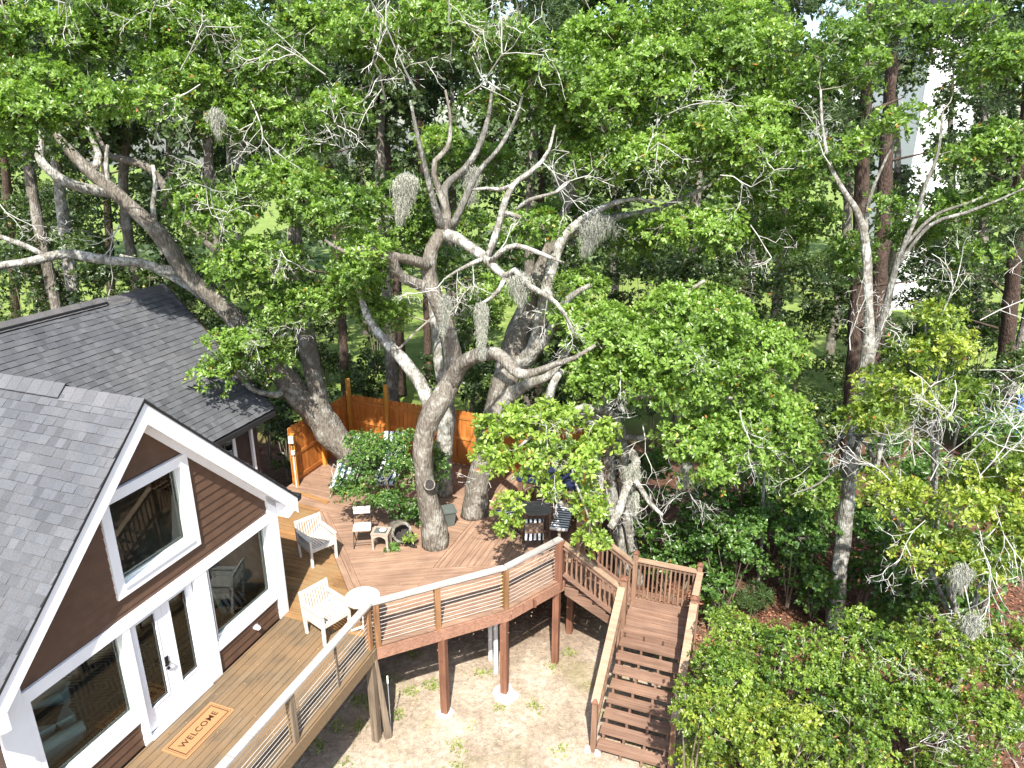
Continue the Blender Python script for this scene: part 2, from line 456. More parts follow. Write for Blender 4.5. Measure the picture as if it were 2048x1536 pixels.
xs = np.concatenate([np.linspace(-160, -14, 12), np.linspace(-12, 16, 100), np.linspace(18, 160, 12)])
ys = np.concatenate([np.linspace(-40, 2, 6), np.linspace(3, 34, 110), np.linspace(36, 240, 14)])
gx, gy = np.meshgrid(xs, ys, indexing='ij')
gz = .035 * np.sin(gx * 1.7 + 1.3 * np.sin(gy * .8)) * np.cos(gy * 1.3 + .6) + .02 * np.sin(gx * 4.1 + gy * 3.3) - .03
gv = np.stack([gx, gy, gz], -1).reshape(-1, 3)
ny = len(ys); ii, jj = np.meshgrid(np.arange(len(xs) - 1), np.arange(ny - 1), indexing='ij')
gf = np.stack([ii * ny + jj, (ii + 1) * ny + jj, (ii + 1) * ny + jj + 1, ii * ny + jj + 1], -1).reshape(-1, 4)
g = link_mesh('ground', np_mesh('ground', gv, gf, ground_mat(), smooth=True)); g['kind'] = 'structure'

# ------------------------------------------------------------------ house
CAM_L = HF.inverted() @ Vector(cam.location)
AW0, AW1, AC = -3.5, 1.87, -0.815            # gable wall ends and centre line
RZ = 7.54                                     # ridge height
def roof_z(a): return RZ - abs(a - AC)

def shingle_list(p0, u, s, length, courses, expo, seed, lo=.098, hi=.126):
    r = random.Random(seed); out = []
    u = Vector(u).normalized(); s = Vector(s).normalized(); nrm = u.cross(s)
    if nrm.z < 0: nrm = -nrm
    for c in range(courses):
        x = -r.uniform(0, .2); d0 = c * expo
        while x < length:
            w = r.choice([.09, .11, .13, .15, .17, .2, .24]) * r.uniform(.9, 1.1)
            x0 = max(0, x); x1 = min(length, x + w - .0015); x += w
            if x1 - x0 < .02: continue
            t = r.choice([.008, .01, .016, .018]); j = r.uniform(-.004, .004)
            def P(xx, dd, h): return Vector(p0) + u * xx + s * dd + nrm * h
            d1 = d0 + expo * 1.25
            ring = [P(x0, d0 + j, .007), P(x1, d0 + j, .007), P(x1, d1, .0), P(x0, d1, .0),
                    P(x0, d0 + j, .007 + t), P(x1, d0 + j, .007 + t), P(x1, d1, .004), P(x0, d1, .004)]
            k = r.uniform(lo, hi) * (r.choice([.86, 1, 1, 1.02]))
            if r.random() < .03: k *= 1.15
            tint = r.uniform(-.012, .012)
            out.append((ring, (k * (.98 + tint), k, k * (1.06 - tint), 1), P((x0 + x1) / 2, d0, 0)))
    return out

def lay_shingles(roof, lst, n_parts=300):
    lst = sorted(lst, key=lambda q: (q[2] - CAM_L).length)
    rest = MB()
    for i, (ring, col, c) in enumerate(lst):
        b = MB() if i < n_parts else rest
        b.hexa(ring); b.c += [col] * 6
        if i < n_parts: b.build('shingle', M['shingle'], roof)
    if rest.v: rest.build('shingle_field', M['shingle'], roof, kind='stuff')

house = frame_thing('house', 'brown clapboard house with white trimmed gable, steep grey shingle roof and glazed double door', 'house')
OP = [(-3.09, -1.65, 2.74, 4.19), (-1.55, -.24, 2.16, 4.2), (.08, 1.6, 2.74, 4.19), (-1.46, -.14, 4.87, 6.18)]

def wall_polys():
    cuts = sorted({AW0, AW1, AC} | {q for o in OP for q in o[:2]})
    for y0, y1 in zip(cuts[:-1], cuts[1:]):
        ym = (y0 + y1) / 2
        zs = [0.0]
        for o in sorted([o for o in OP if o[0] <= ym <= o[1]], key=lambda o: o[2]): zs += [o[2], o[3]]
        for k in range(0, len(zs), 2):
            z0 = zs[k]
            if k + 1 < len(zs): yield [(y0, z0), (y1, z0), (y1, zs[k + 1]), (y0, zs[k + 1])]
            else: yield [(y0, z0), (y1, z0), (y1, roof_z(y1) - .12), (y0, roof_z(y0) - .12)]
wb = MB()
for poly in wall_polys(): wb.prism_yz(poly, -.16, -.012)
wb.box(-6.2, -.16, AW1 - .15, AW1, 0, 4.6); wb.box(-6.2, -.16, AW0, AW0 + .15, 0, 4.6); wb.box(-6.35, -6.2, AW0, AW1, 0, 7.2)
wall = wb.build('wall', M['dark_siding'], house)
part('floor', M['hardwood'], house, lambda b: b.box(-6.2, -.16, AW0 + .15, AW1 - .15, Z - .12, Z + .02))
part('inner_wall', M['interior'], house, lambda b: (b.box(-6.19, -6.15, AW0 + .16, AW1 - .16, Z + .02, 6.6), b.box(-6.15, -.2, AW0 + .16, AW0 + .19, Z + .02, 4.4), b.box(-6.15, -.2, AW1 - .19, AW1 - .16, Z + .02, 4.4)))

# clapboards, one by one
COURSE = .158
z = Z + .01
while z < 7.3:
    z1 = z + COURSE
    zm = z + COURSE / 2
    segs = [(AW0 + .02, AW1 - .02)]
    for o in OP:
        if o[2] - .12 < zm < o[3] + .12:
            new = []
            for s0, s1 in segs:
                if o[1] + .08 <= s0 or o[0] - .08 >= s1: new.append((s0, s1)); continue
                if s0 < o[0] - .08: new.append((s0, o[0] - .08))
                if s1 > o[1] + .08: new.append((o[1] + .08, s1))
            segs = new
    for s0, s1 in segs:
        lo0, lo1 = max(s0, AC - (RZ - .1 - z)), min(s1, AC + (RZ - .1 - z))
        hi0, hi1 = max(s0, AC - (RZ - .1 - z1)), min(s1, AC + (RZ - .1 - z1))
        if lo1 - lo0 < .05: continue
        if hi1 < hi0: hi0 = hi1 = (lo0 + lo1) / 2
        b = MB(); e = .022
        b.hexa([(-.012, lo0, z), (e, lo0, z), (e, lo1, z), (-.012, lo1, z), (-.012, hi0, z1 + .004), (.004, hi0, z1 + .004), (.004, hi1, z1 + .004), (-.012, hi1, z1 + .004)])
        b.build('clapboard', M['siding'], house)
    z = z1

def trim(name, y0, y1, z0, z1, x1=.04, x0=-.01, parent=None, m='white'):
    return part(name, M[m], parent or house, lambda b: b.box(x0, x1, y0, y1, z0, z1))
trim('corner_board', 1.64, AW1 + .012, Z - .02, 4.75, .05)
trim('corner_board', AW0 - .012, -3.16, Z - .02, 4.75, .05)
part('corner_board', M['white'], house, lambda b: b.box(-.13, .047, AW1 - .01, AW1 + .025, Z - .02, 4.5))
trim('band_board', -3.16, 1.64, 4.2, 4.39, .058)
trim('window_apron', -3.16, -1.66, 2.55, 2.735, .045)
trim('window_apron', .02, 1.64, 2.55, 2.735, .045)
trim('door_casing', -1.66, -1.54, Z - .02, 4.2, .052)
trim('door_casing', -.25, .02, Z - .02, 4.2, .052)
trim('window_casing', -3.16, -3.085, 2.735, 4.2, .046)
trim('window_casing', 1.595, 1.64, 2.735, 4.2, .046)
part('door_sill', M['white'], house, lambda b: b.box(-.1, .09, -1.54, -.25, Z - .01, Z + .055))

def window(y0, y1, z0, z1, fw=.055, label=None):
    fr = MB()
    fr.box(-.11, -.035, y0, y1, z0, z0 + fw); fr.box(-.11, -.035, y0, y1, z1 - fw, z1)
    fr.box(-.11, -.035, y0, y0 + fw, z0 + fw, z1 - fw); fr.box(-.11, -.035, y1 - fw, y1, z0 + fw, z1 - fw)
    w = fr.build('window', M['sash'], house, label=label)
    part('pane', M['glass'], w, lambda b: b.face([(-.075, y0 + fw, z0 + fw), (-.075, y1 - fw, z0 + fw), (-.075, y1 - fw, z1 - fw), (-.075, y0 + fw, z1 - fw)]))
    for q in ((y0 - .002, y0 + .012, z0, z1), (y1 - .012, y1 + .002, z0, z1), (y0 + .012, y1 - .012, z0 - .002, z0 + .012), (y0 + .012, y1 - .012, z1 - .012, z1 + .002)):
        part('jamb', M['white'], w, lambda b: b.box(-.15, .02, *q))
    return w
window(*OP[0], label='large picture window left of the double door')
window(*OP[2], label='large picture window right of the double door')
uw = window(*OP[3], label='square picture window high in the gable')
y0, y1, z0, z1 = OP[3]
for q in ((y0 - .15, y1 + .15, z1, z1 + .16), (y0 - .15, y1 + .15, z0 - .16, z0), (y0 - .15, y0, z0, z1), (y1, y1 + .15, z0, z1)):
    trim('window_casing', *q, .055)
part('window_sill', M['white'], house, lambda b: b.box(-.03, .075, y0 - .02, y1 + .02, z0 - .03, z0 + .004))

def door(y0, y1, g0, g1, knob):
    b = MB(); zt = 4.19; zb = Z + .055
    b.box(-.09, -.02, y0, g0, zb, zt); b.box(-.09, -.02, g1, y1, zb, zt); b.box(-.09, -.02, g0, g1, zb, 2.53); b.box(-.09, -.02, g0, g1, 4.12, zt)
    d = b.build('door', M['white'], house)
    part('pane', M['glass'], d, lambda b: b.face([(-.055, g0, 2.53), (-.055, g1, 2.53), (-.055, g1, 4.12), (-.055, g0, 4.12)]))
    for q in ((g0, g0 + .018, 2.53, 4.12), (g1 - .018, g1, 2.53, 4.12), (g0 + .018, g1 - .018, 2.53, 2.548), (g0 + .018, g1 - .018, 4.102, 4.12)):
        part('glazing_bead', M['white'], d, lambda b: b.box(-.045, -.012, *q))
    if knob:
        ky = y1 - .075
        part('handle', M['iron'], d, lambda b: (b.box(-.02, -.006, ky - .03, ky + .03, 3.05, 3.22), b.tube([(-.01, ky, 3.14), (.045, ky, 3.14), (.05, ky - .1, 3.14)], .011, 8), b.tube([(-.02, ky, 3.0), (.004, ky, 3.0)], .026, 12)))
    return d
door(-1.54, -.9, -1.41, -1.02, True)
door(-.896, -.25, -.765, -.38, False)
part('wall_vent', M['pvc'], house, lambda b: (b.tube([(.0, .98, 2.36), (.07, .98, 2.36)], .05, 12), b.tube([(.07, .98, 2.36), (.1, .98, 2.33)], [.05, .035], 12), b.box(.005, .012, .91, 1.05, 2.29, 2.43)))

# roof of the house
OH = .30
def slope_box(b, sgn, x0, x1, t=.1, over=.32):
    half = (AW1 - AC) + over
    top = [(x0, AC, RZ), (x1, AC, RZ), (x1, AC + sgn * half, RZ - half), (x0, AC + sgn * half, RZ - half)]
    bot = [(x, y, zz - t * 1.414) for x, y, zz in top]
    b.hexa(bot + top) if sgn < 0 else b.hexa([bot[1], bot[0], bot[3], bot[2], top[1], top[0], top[3], top[2]])
rb = MB(); slope_box(rb, -1, -6.3, OH - .002); slope_box(rb, 1, -6.3, OH - .002)
roof = rb.build('roof', M['black_edge'], house)
half = (AW1 - AC) + .32
s_left = (0, 1, 1)
lst = shingle_list((-4.6, AC - half - .02, RZ - half - .02 + .004), (1, 0, 0), s_left, 4.6 + OH + .025, 30, .1415, 3)
lay_shingles(roof, lst, 300)
rs = MB()
for ring, col, c in shingle_list((-6.2, AC + half + .02, RZ - half - .02 + .004), (1, 0, 0), (0, -1, 1), 6.2 + OH + .025, 30, .1415, 4): rs.hexa(ring); rs.c += [col] * 6
rs.build('shingle_field', M['shingle'], roof, kind='stuff')
x = OH + .03; k = 0
rr = random.Random(9)
while x > -6.0:                              # ridge caps, lapped; the back stretch sits on a raised vent
    L_ = .23
    lift = .05 if x < -1.15 else .012
    b = MB(); g_ = rr.uniform(.115, .138)
    for sg in (-1, 1):
        b.hexa([(x - L_, AC, RZ + lift), (x, AC, RZ + lift + .006), (x, AC + sg * .16, RZ - .16 + lift + .006), (x - L_, AC + sg * .16, RZ - .16 + lift),
                (x - L_, AC, RZ + lift + .012), (x, AC, RZ + lift + .02), (x, AC + sg * .165, RZ - .155 + lift + .016), (x - L_, AC + sg * .165, RZ - .155 + lift + .01)])
    b.c += [(g_, g_, g_ * 1.05, 1)] * 12
    b.build('ridge_cap', M['shingle'], roof)
    x -= L_ * .92
part('ridge_vent', M['black_edge'], roof, lambda b: b.prism_yz([(AC - .145, RZ - .12), (AC, RZ + .045), (AC + .145, RZ - .12)], -6.0, -1.17))

# rake boards, soffit and returns
for sg in (-1, 1):
    h0 = half + .0
    def rake(b, x0, x1, dz0, dz1, hh=h0):
        t = [(AC, RZ - dz0), (AC + sg * hh, RZ - hh - dz0), (AC + sg * hh, RZ - hh - dz1), (AC, RZ - dz1)]
        b.prism_yz(t if sg < 0 else t[::-1], x0, x1)
    part('rake_board', M['white'], house, lambda b: rake(b, OH - .03, OH + .004, .03, .36))
    part('soffit', M['white'], house, lambda b: rake(b, .03, OH - .03, .27, .30))
    part('frieze_board', M['white'], house, lambda b: rake(b, .018, .05, .28, .44, h0 - .12))
    part('drip_edge', M['black_edge'], roof, lambda b: rake(b, OH + .004, OH + .026, -.012, .035, h0 + .02))
    ye = AC + sg * (half - .31); yo = AC + sg * half
    zz = RZ - half
    part('eave_return', M['white'], house, lambda b: b.prism_yz([(ye, zz - .02), (yo + sg * .004, zz - .03), (yo + sg * .004, zz - .2), (ye + sg * .05, zz - .30), (ye, zz - .30)][::-sg], -.05, OH + .006))
    part('eave_fascia', M['white'], house, lambda b: b.box(-6.2, OH - .04, *sorted((yo - sg * .03, yo)), zz - .2, zz - .03))
part('gutter', M['black_edge'], house, lambda b: b.prism_yz([(AC + half + .01, RZ - half - .12), (AC + half + .1, RZ - half - .1), (AC + half + .12, RZ - half), (AC + half + .01, RZ - half)], -6.1, OH + .02))

# ------------------------------------------------------------------ rear building with the second grey roof
rear = frame_thing('rear_house', 'dark brown building with broad grey shingle roof standing behind the gabled house', 'house')
EB, EZ, RB2, RZ2, A2 = -3.3, 4.38, -6.26, 7.34, 6.15
part('wall', M['dark_siding'], rear, lambda b: (b.prism([(-3.65, 1.9), (-3.65, 5.75), (-8.8, 5.75), (-8.8, 1.9)], 0, 4.3), b.prism_yz([(5.7, 4.3), (5.75, 4.3)] and [(5.6, 4.25), (5.75, 4.25), (5.75, 4.7), (5.6, 4.7)], -6.9, -5.6)))
zc = 2.2
while zc < 4.25:
    part('clapboard', M['dark_siding'], rear, lambda b: b.hexa([(-3.66, 2.0, zc), (-3.625, 2.0, zc), (-3.625, 5.62, zc), (-3.66, 5.62, zc), (-3.66, 2.0, zc + .162), (-3.64, 2.0, zc + .162), (-3.64, 5.62, zc + .162), (-3.66, 5.62, zc + .162)]))
    zc += .16
part('corner_board', M['dark_siding'], rear, lambda b: b.box(-3.66, -3.6, 5.62, 5.77, 0, 4.3))
w2 = part('window', M['white'], rear, lambda b: (b.box(-3.66, -3.585, 3.6, 4.98, 4.0, 4.1), b.box(-3.66, -3.585, 4.88, 4.98, 2.9, 4.0), b.box(-3.66, -3.585, 3.6, 3.7, 2.9, 4.0), b.box(-3.66, -3.585, 3.6, 4.98, 2.8, 2.9)))
part('pane', M['glass'], w2, lambda b: b.face([(-3.61, 3.7, 2.9), (-3.61, 4.88, 2.9), (-3.61, 4.88, 4.0), (-3.61, 3.7, 4.0)]))
part('window_back', M['black_cloth'], w2, lambda b: b.face([(-3.618, 3.7, 2.9), (-3.618, 4.88, 2.9), (-3.618, 4.88, 4.0), (-3.618, 3.7, 4.0)]))
part('downspout', M['white'], rear, lambda b: b.box(-3.62, -3.55, 5.50, 5.57, 2.1, 4.28))
part('gutter', M['black_edge'], rear, lambda b: b.box(-3.32, -3.22, 1.9, 6.1, 4.2, 4.32))
part('soffit', M['dark_siding'], rear, lambda b: b.box(-3.65, -3.32, 1.9, 6.1, 4.22, 4.26))
def r2(b):
    t = .1 * 1.414
    for sg, xe in ((1, EB), (-1, 2 * RB2 - EB)):
        top = [(RB2, -7.6, RZ2), (xe, -7.6, EZ), (xe, A2, EZ), (RB2, A2, RZ2)]
        bot = [(x, y, z - t) for x, y, z in top]
        b.hexa(bot + top) if sg > 0 else b.hexa([bot[k] for k in (1, 0, 3, 2)] + [top[k] for k in (1, 0, 3, 2)])
roof2 = part('roof', M['black_edge'], rear, r2)
part('gable_wall', M['dark_siding'], rear, lambda b: b.prism_yz([(5.6, 4.2), (5.74, 4.2), (5.74, 4.3), (5.6, 4.3)], -8.8, -3.7))
part('rake_board', M['dark_siding'], rear, lambda b: (b.beam((EB, A2 + .012, EZ - .08), (RB2, A2 + .012, RZ2 - .08), .024, .18), b.beam((2 * RB2 - EB, A2 + .012, EZ - .08), (RB2, A2 + .012, RZ2 - .08), .024, .18)))
l2 = shingle_list((EB + .02, -.6, EZ - .02 + .004), (0, 1, 0), (-1, 0, 1), A2 + .6 + .02, 30, .1405, 21, .09, .12)
l2 = [q for q in l2 if not (q[2].y < 2.2 and q[2].z < 7.54 - abs(q[2].y - AC) - .15)]
lay_shingles(roof2, l2, 300)
yy = A2 + .02
while yy > -1.0:
    b = MB(); g_ = rr.uniform(.1, .13); lift = .05 if yy < 4.3 else .012
    for sg in (-1, 1):
        b.hexa([(RB2, yy - .23, RZ2 + lift), (RB2 + sg * .16, yy - .23, RZ2 - .16 + lift), (RB2 + sg * .16, yy, RZ2 - .155 + lift), (RB2, yy, RZ2 + lift + .006),
                (RB2, yy - .23, RZ2 + lift + .012), (RB2 + sg * .165, yy - .23, RZ2 - .15 + lift), (RB2 + sg * .165, yy, RZ2 - .143 + lift), (RB2, yy, RZ2 + lift + .02)])
    b.c += [(g_ * 1.05, g_, g_, 1)] * 12
    b.build('ridge_cap', M['shingle'], roof2); yy -= .212
part('ridge_vent', M['black_edge'], roof2, lambda b: b.box(RB2 - .15, RB2 + .15, -1.0, 4.3, RZ2 - .14, RZ2 - .03))

# ------------------------------------------------------------------ deck
deck = frame_thing('deck', 'raised wooden deck wrapped round oak trunks with cable railing and posts', 'deck')

def clip(poly, nx, ny, c):                    # keep nx*x + ny*y <= c
    out = []
    for i in range(len(poly)):
        p, q = poly[i], poly[(i + 1) % len(poly)]
        dp, dq = nx * p[0] + ny * p[1] - c, nx * q[0] + ny * q[1] - c
        if dp <= 0: out.append(p)
        if (dp < 0 < dq) or (dq < 0 < dp):
            t = dp / (dp - dq); out.append((p[0] + t * (q[0] - p[0]), p[1] + t * (q[1] - p[1])))
    return out

def lay_boards(region, ang, mat, width=.14, gap=.010, ztop=Z, thick=.032, jit=.0015, joints=(3.2, 4.9), parent=None, name='deck_board'):
    parent = parent or deck
    ca, sa = math.cos(ang), math.sin(ang)
    loc = [(x * ca + y * sa, -x * sa + y * ca) for x, y in region]     # region in board frame (convex, ccw)
    area = sum(loc[i][0] * loc[(i + 1) % len(loc)][1] - loc[(i + 1) % len(loc)][0] * loc[i][1] for i in range(len(loc)))
    if area < 0: loc = loc[::-1]
    v0, v1 = min(p[1] for p in loc), max(p[1] for p in loc)
    u0, u1 = min(p[0] for p in loc), max(p[0] for p in loc)
    v = v0; r = random.Random(int(ang * 100) + int(v0 * 10))
    while v < v1 - .01:
        va, vb = v + gap / 2, v + width - gap / 2
        cuts = [u0 - 1]; u = u0 + r.uniform(1.2, joints[1])
        while u < u1 - .6: cuts.append(u); u += r.uniform(*joints)
        cuts.append(u1 + 1)
        for c0, c1 in zip(cuts[:-1], cuts[1:]):
            poly = [(c0 + .001, va), (c1 - .001, va), (c1 - .001, vb), (c0 + .001, vb)]
            for i in range(len(loc)):
                p, q = loc[i], loc[(i + 1) % len(loc)]
                nx, ny = q[1] - p[1], -(q[0] - p[0]); ln = math.hypot(nx, ny)
                poly = clip(poly, nx / ln, ny / ln, (nx * p[0] + ny * p[1]) / ln - .002)
                if len(poly) < 3: break
            if len(poly) < 3: continue
            cx = sum(p[0] for p in poly) / len(poly); cy = sum(p[1] for p in poly) / len(poly)
            zt = ztop + r.uniform(-jit, jit)
            b = MB(); b.prism([(x - cx, y - cy) for x, y in poly], -thick, 0)
            me = bpy.data.meshes.new(name); me.from_pydata(b.v, [], b.f); me.materials.append(M[mat]); me.update()
            o = link_mesh(name, me, parent, (cx * ca - cy * sa, cx * sa + cy * ca, zt))
            o.rotation_euler = (0, 0, ang)
        v += width

R90 = math.pi / 2
lay_boards([(0.06, -6.5), (2.2, -6.5), (2.2, 1.56), (2.06, 1.7), (0.06, 1.7)], R90, 'deck_old')
lay_boards([(-3.25, 1.9), (1.74, 1.9), (-1.81, 5.45), (-3.25, 5.45)], 0.0, 'deck_orange')
lay_boards([(0.06, 1.7), (1.94, 1.7), (1.74, 1.9), (0.06, 1.9)], 0.0, 'deck_orange')
lay_boards([(1.94, 1.7), (2.06, 1.7), (2.06, 1.98), (-1.41, 5.45), (-1.81, 5.45)], math.radians(135), 'deck_new', joints=(1.6, 2.6))
DIR1 = math.radians(29)
lay_boards([(2.06, 1.98), (2.06, 5.45), (-1.41, 5.45)], DIR1, 'deck_new')
lay_boards([(2.06, 1.98), (2.06, 1.72), (2.2, 1.58), (4.09, 3.46), (4.82, 4.82), (4.82, 5.5), (2.06, 4.2)], DIR1, 'deck_new')
lay_boards([(2.07, 4.22), (4.82, 5.52), (4.82, 9.1), (2.07, 9.1)], R90, 'deck_new')
lay_boards([(-3.25, 5.46), (2.06, 5.46), (2.06, 9.1), (-3.25, 9.1)], 0.0, 'deck_new')
# shallow step edging beside the house corner
part('edge_board', M['deck_orange'], deck, lambda b: b.beam((-2.75, 6.08, Z + .012), (-1.72, 5.88, Z + .012), .13, .024))
part('edge_board', M['deck_orange'], deck, lambda b: b.beam((-2.4, 5.52, Z + .012), (-1.72, 5.44, Z + .012), .13, .024))
C1, C2, C3 = (2.22, 1.56), (4.11, 3.45), (4.85, 4.82)
def rim(p, q, m='rim', h=.24, w=.04, z1=Z - .035):
    part('rim_board', M[m], deck, lambda b: b.beam((*p, z1 - h / 2), (*q, z1 - h / 2), w, h))
rim((2.2, -6.5), (2.2, 1.56), 'deck_old'); rim(C1, C2); rim(C2, C3); rim(C3, (4.85, 9.1)); rim((4.85, 9.12), (-3.25, 9.12)); rim((-3.26, 9.1), (-3.26, 5.4))
# joists below, seen in the gaps from the yard
for k in range(14): part('joist', M['deck_post'], deck, lambda b: b.box(.1, 2.15, -6.2 + k * .6, -6.16 + k * .6, Z - .22, Z - .036))
for k in range(12): part('joist', M['deck_post'], deck, lambda b: b.beam((2.3 + k * .2, 1.75 + k * .2, Z - .13), (2.3 + k * .2 - 1.4, 1.75 + k * .2 + 1.6, Z - .13), .04, .18))

def ground_post(b_, a_, w=.14, m='deck_post', z1=Z - .27):
    part('support_post', M[m], deck, lambda b: b.box(b_ - w / 2, b_ + w / 2, a_ - w / 2, a_ + w / 2, -.06, z1))
GP = [(3.1, 2.5), (4.02, 3.42), (4.72, 4.72), (2.13, 1.47), (2.1, -2.1), (2.1, -5.0), (4.75, 5.75), (4.7, 8.9), (3.2, 6.5), (2.6, 5.4), (1.0, 5.6), (-3.1, 6.0), (-3.1, 9.0), (.5, 9.0)]
for i, p in enumerate(GP): ground_post(*p, m='old_post' if i in (3, 4, 5) else 'deck_post')
part('brace_post', M['old_post'], deck, lambda b: b.hexa([(2.24, 1.56, -.05), (2.3, 1.5, -.05), (2.40, 1.6, -.05), (2.34, 1.66, -.05), (2.16, 1.52, 1.85), (2.22, 1.46, 1.85), (2.26, 1.5, 1.85), (2.2, 1.56, 1.85)]))
for (b_, a_) in ((3.35, 4.3), (3.62, 3.95)): part('support_post', M['pvc'], deck, lambda b: b.cyl((b_, a_), .05, -.05, Z - .2, 12))
def footing(b_, a_, r, seed):
    q = random.Random(seed); n = 18; b = MB()
    ring = [r * q.uniform(.8, 1.15) for _ in range(n)]
    pts0 = [(b_ + ring[k] * math.cos(6.283 * k / n), a_ + ring[k] * math.sin(6.283 * k / n), -.06) for k in range(n)]
    pts1 = [(b_ + ring[k] * .8 * math.cos(6.283 * k / n), a_ + ring[k] * .8 * math.sin(6.283 * k / n), .05 + q.uniform(-.015, .015)) for k in range(n)]
    b.v = pts0 + pts1; b.f = [tuple(range(n, 2 * n))] + [(k, (k + 1) % n, n + (k + 1) % n, n + k) for k in range(n)]
    b.build('concrete_footing', M['concrete'], deck)
footing(3.1, 2.5, .19, 1); footing(4.02, 3.42, .29, 2)

# cable railing
RH = Z + .93
def rail_post(b_, a_, ang, m='rail_post', w=.105, z1=RH - .03):
    o = part('railing_post', M[m], deck, lambda b: b.beam((0, 0, Z - .2), (0, 0, z1), w, w))
    o.location = Vector((b_, a_, (Z - .2 + z1) / 2)); o.rotation_euler = (0, 0, ang); OFF[o.name] = Vector((b_, a_, (Z - .2 + z1) / 2))
    return o
def cables(p, q, n=10):
    for k in range(n):
        z = Z + .075 + k * .085
        part('cable', M['cable'], deck, lambda b: b.tube([(*p, z), (*q, z)], .004, 6))
P1, P2, P3, P4 = (2.14, 1.56), (3.03, 2.47), (4.03, 3.47), (4.74, 4.75)
A0 = (2.14, -.78); A_1 = (2.14, -3.2); A_2 = (2.14, -5.6)
for p, ang in ((A_2, 0), (A_1, 0), (A0, 0), (P2, math.radians(45)), (P3, math.radians(52))): rail_post(*p, ang, 'rail_post' if p in (P2, P3) else 'old_post')
rail_post(2.13, 1.47, 0, 'rail_post', .1); rail_post(2.21, 1.63, math.radians(45), 'rail_post', .1)
rail_post(4.74, 4.77, 0, 'deck_post', .19, RH - .02)
part('cable_stay', M['old_post'], deck, lambda b: b.box(2.125, 2.155, .42, .46, Z, RH - .03))
for p, q in ((A_2, A_1), (A_1, A0), (A0, P1), (P1, P2), (P2, P3), (P3, (4.68, 4.66))): cables(p, q)
for p, d_ in ((P3, (-.06, -.05)), (A0, (.0, -.07)), ((4.66, 4.63), (0, 0)), (P1, (.02, -.06))):
    for k in range(10):
        z = Z + .075 + k * .085
        part('cable_fitting', M['brass'], deck, lambda b: b.tube([(p[0] + d_[0] * 1.5, p[1] + d_[1] * 1.5, z), (p[0] + d_[0] * .4, p[1] + d_[1] * .4, z)], .011, 6))
for p, q in (((2.14, -6.2), (2.14, 1.53)), ((2.14, 1.56), P3), (P3, (4.74, 4.86))):
    part('top_rail', M['grey_rail'], deck, lambda b: b.beam((*p, RH), (*q, RH), .14, .04))
    part('rail_underbeam', M['rail_post'], deck, lambda b: b.beam((*p, RH - .045), (*q, RH - .045), .045, .045))

# ------------------------------------------------------------------ staircase
stairs = frame_thing('staircase', 'brown wooden staircase with square landing descending from the deck to the yard', 'staircase')
LZ = 1.35
LA0, LA1, LB0, LB1 = 4.55, 5.78, 6.2, 7.46
lay_boards([(LB0, LA0 + .02), (LB1, LA0 + .02), (LB1, LA1), (LB0, LA1)], 0.0, 'stair', width=.137, ztop=LZ, parent=stairs, name='landing_board', joints=(5, 6))
for q in ((LB0, LB1, LA0, LA0 + .04), (LB0, LB1, LA1, LA1 + .04)): part('landing_rim', M['stair'], stairs, lambda b: b.box(*q, LZ - .26, LZ - .035))
for q in ((LB0 - .04, LB0, LA0, LA1 + .04), (LB1, LB1 + .04, LA0, LA1 + .04)): part('landing_rim', M['stair'], stairs, lambda b: b.box(*q, LZ - .26, LZ - .035))
# lower flight: nine rises towards the yard
RISE, RUN = LZ / 9, .243
for k in range(8):
    zt = LZ - RISE * (k + 1); a1 = LA0 - RUN * k; a0 = a1 - .262
    for h_, (s0, s1) in enumerate(((a0, a0 + .128), (a0 + .134, a1 - .004))):
        part('tread', M['stair'], stairs, lambda b: b.box(LB0 - .02, LB1 + .02, s0, s1, zt - .036, zt - random.uniform(0, .002)))
def stringer(bx, w=.045):
    pts = []
    top = LZ - .04; y = LA0
    prof = [(LA0, LZ - .04)]
    for k in range(8):
        zt = LZ - RISE * (k + 1) - .038; prof += [(LA0 - RUN * k, zt), (LA0 - RUN * (k + 1), zt)]
    prof += [(LA0 - RUN * 8, -.03), (LA0 - RUN * 8 + .2, -.03), (LA0, LZ - .34)]
    o = MB(); n = len(prof)
    o.v = [(bx - w / 2, *p) for p in prof] + [(bx + w / 2, *p) for p in prof]
    o.f = [tuple(range(n)), tuple(range(2 * n - 1, n - 1, -1))] + [((k + 1) % n, k, n + k, n + (k + 1) % n) for k in range(n)]
    o.build('stringer', M['stair'], stairs)
for bx in (LB0 + .05, LB0 + .44, LB0 + .83, LB1 - .05): stringer(bx)
def newel(b_, a_, z0, z1, w=.1, cap=True, foot=False):
    o = part('newel_post', M['stair_v'], stairs, lambda b: b.box(b_ - w / 2, b_ + w / 2, a_ - w / 2, a_ + w / 2, z0, z1))
    if cap:
        part('post_cap', M['deck_post'], o, lambda b: (b.box(b_ - w * .62, b_ + w * .62, a_ - w * .62, a_ + w * .62, z1, z1 + .025), b.hexa([(b_ - w * .55, a_ - w * .55, z1 + .025), (b_ + w * .55, a_ - w * .55, z1 + .025), (b_ + w * .55, a_ + w * .55, z1 + .025), (b_ - w * .55, a_ + w * .55, z1 + .025), (b_ - .01, a_ - .01, z1 + .07), (b_ + .01, a_ - .01, z1 + .07), (b_ + .01, a_ + .01, z1 + .07), (b_ - .01, a_ + .01, z1 + .07)])))
newel(LB0 - .06, LA0 + .16, -.05, LZ + 1.12, .14)         # corner of the two flights
newel(LB0 - .02, LA1 - .02, -.05, LZ + 1.1)
newel(LB1 + .07, LA1 + .0, -.05, LZ + 1.1)
newel(LB1 + .09, LA0 + .1, -.05, LZ + 1.05, .12)
newel(LB0 - .09, 2.66, -.05, 1.12)
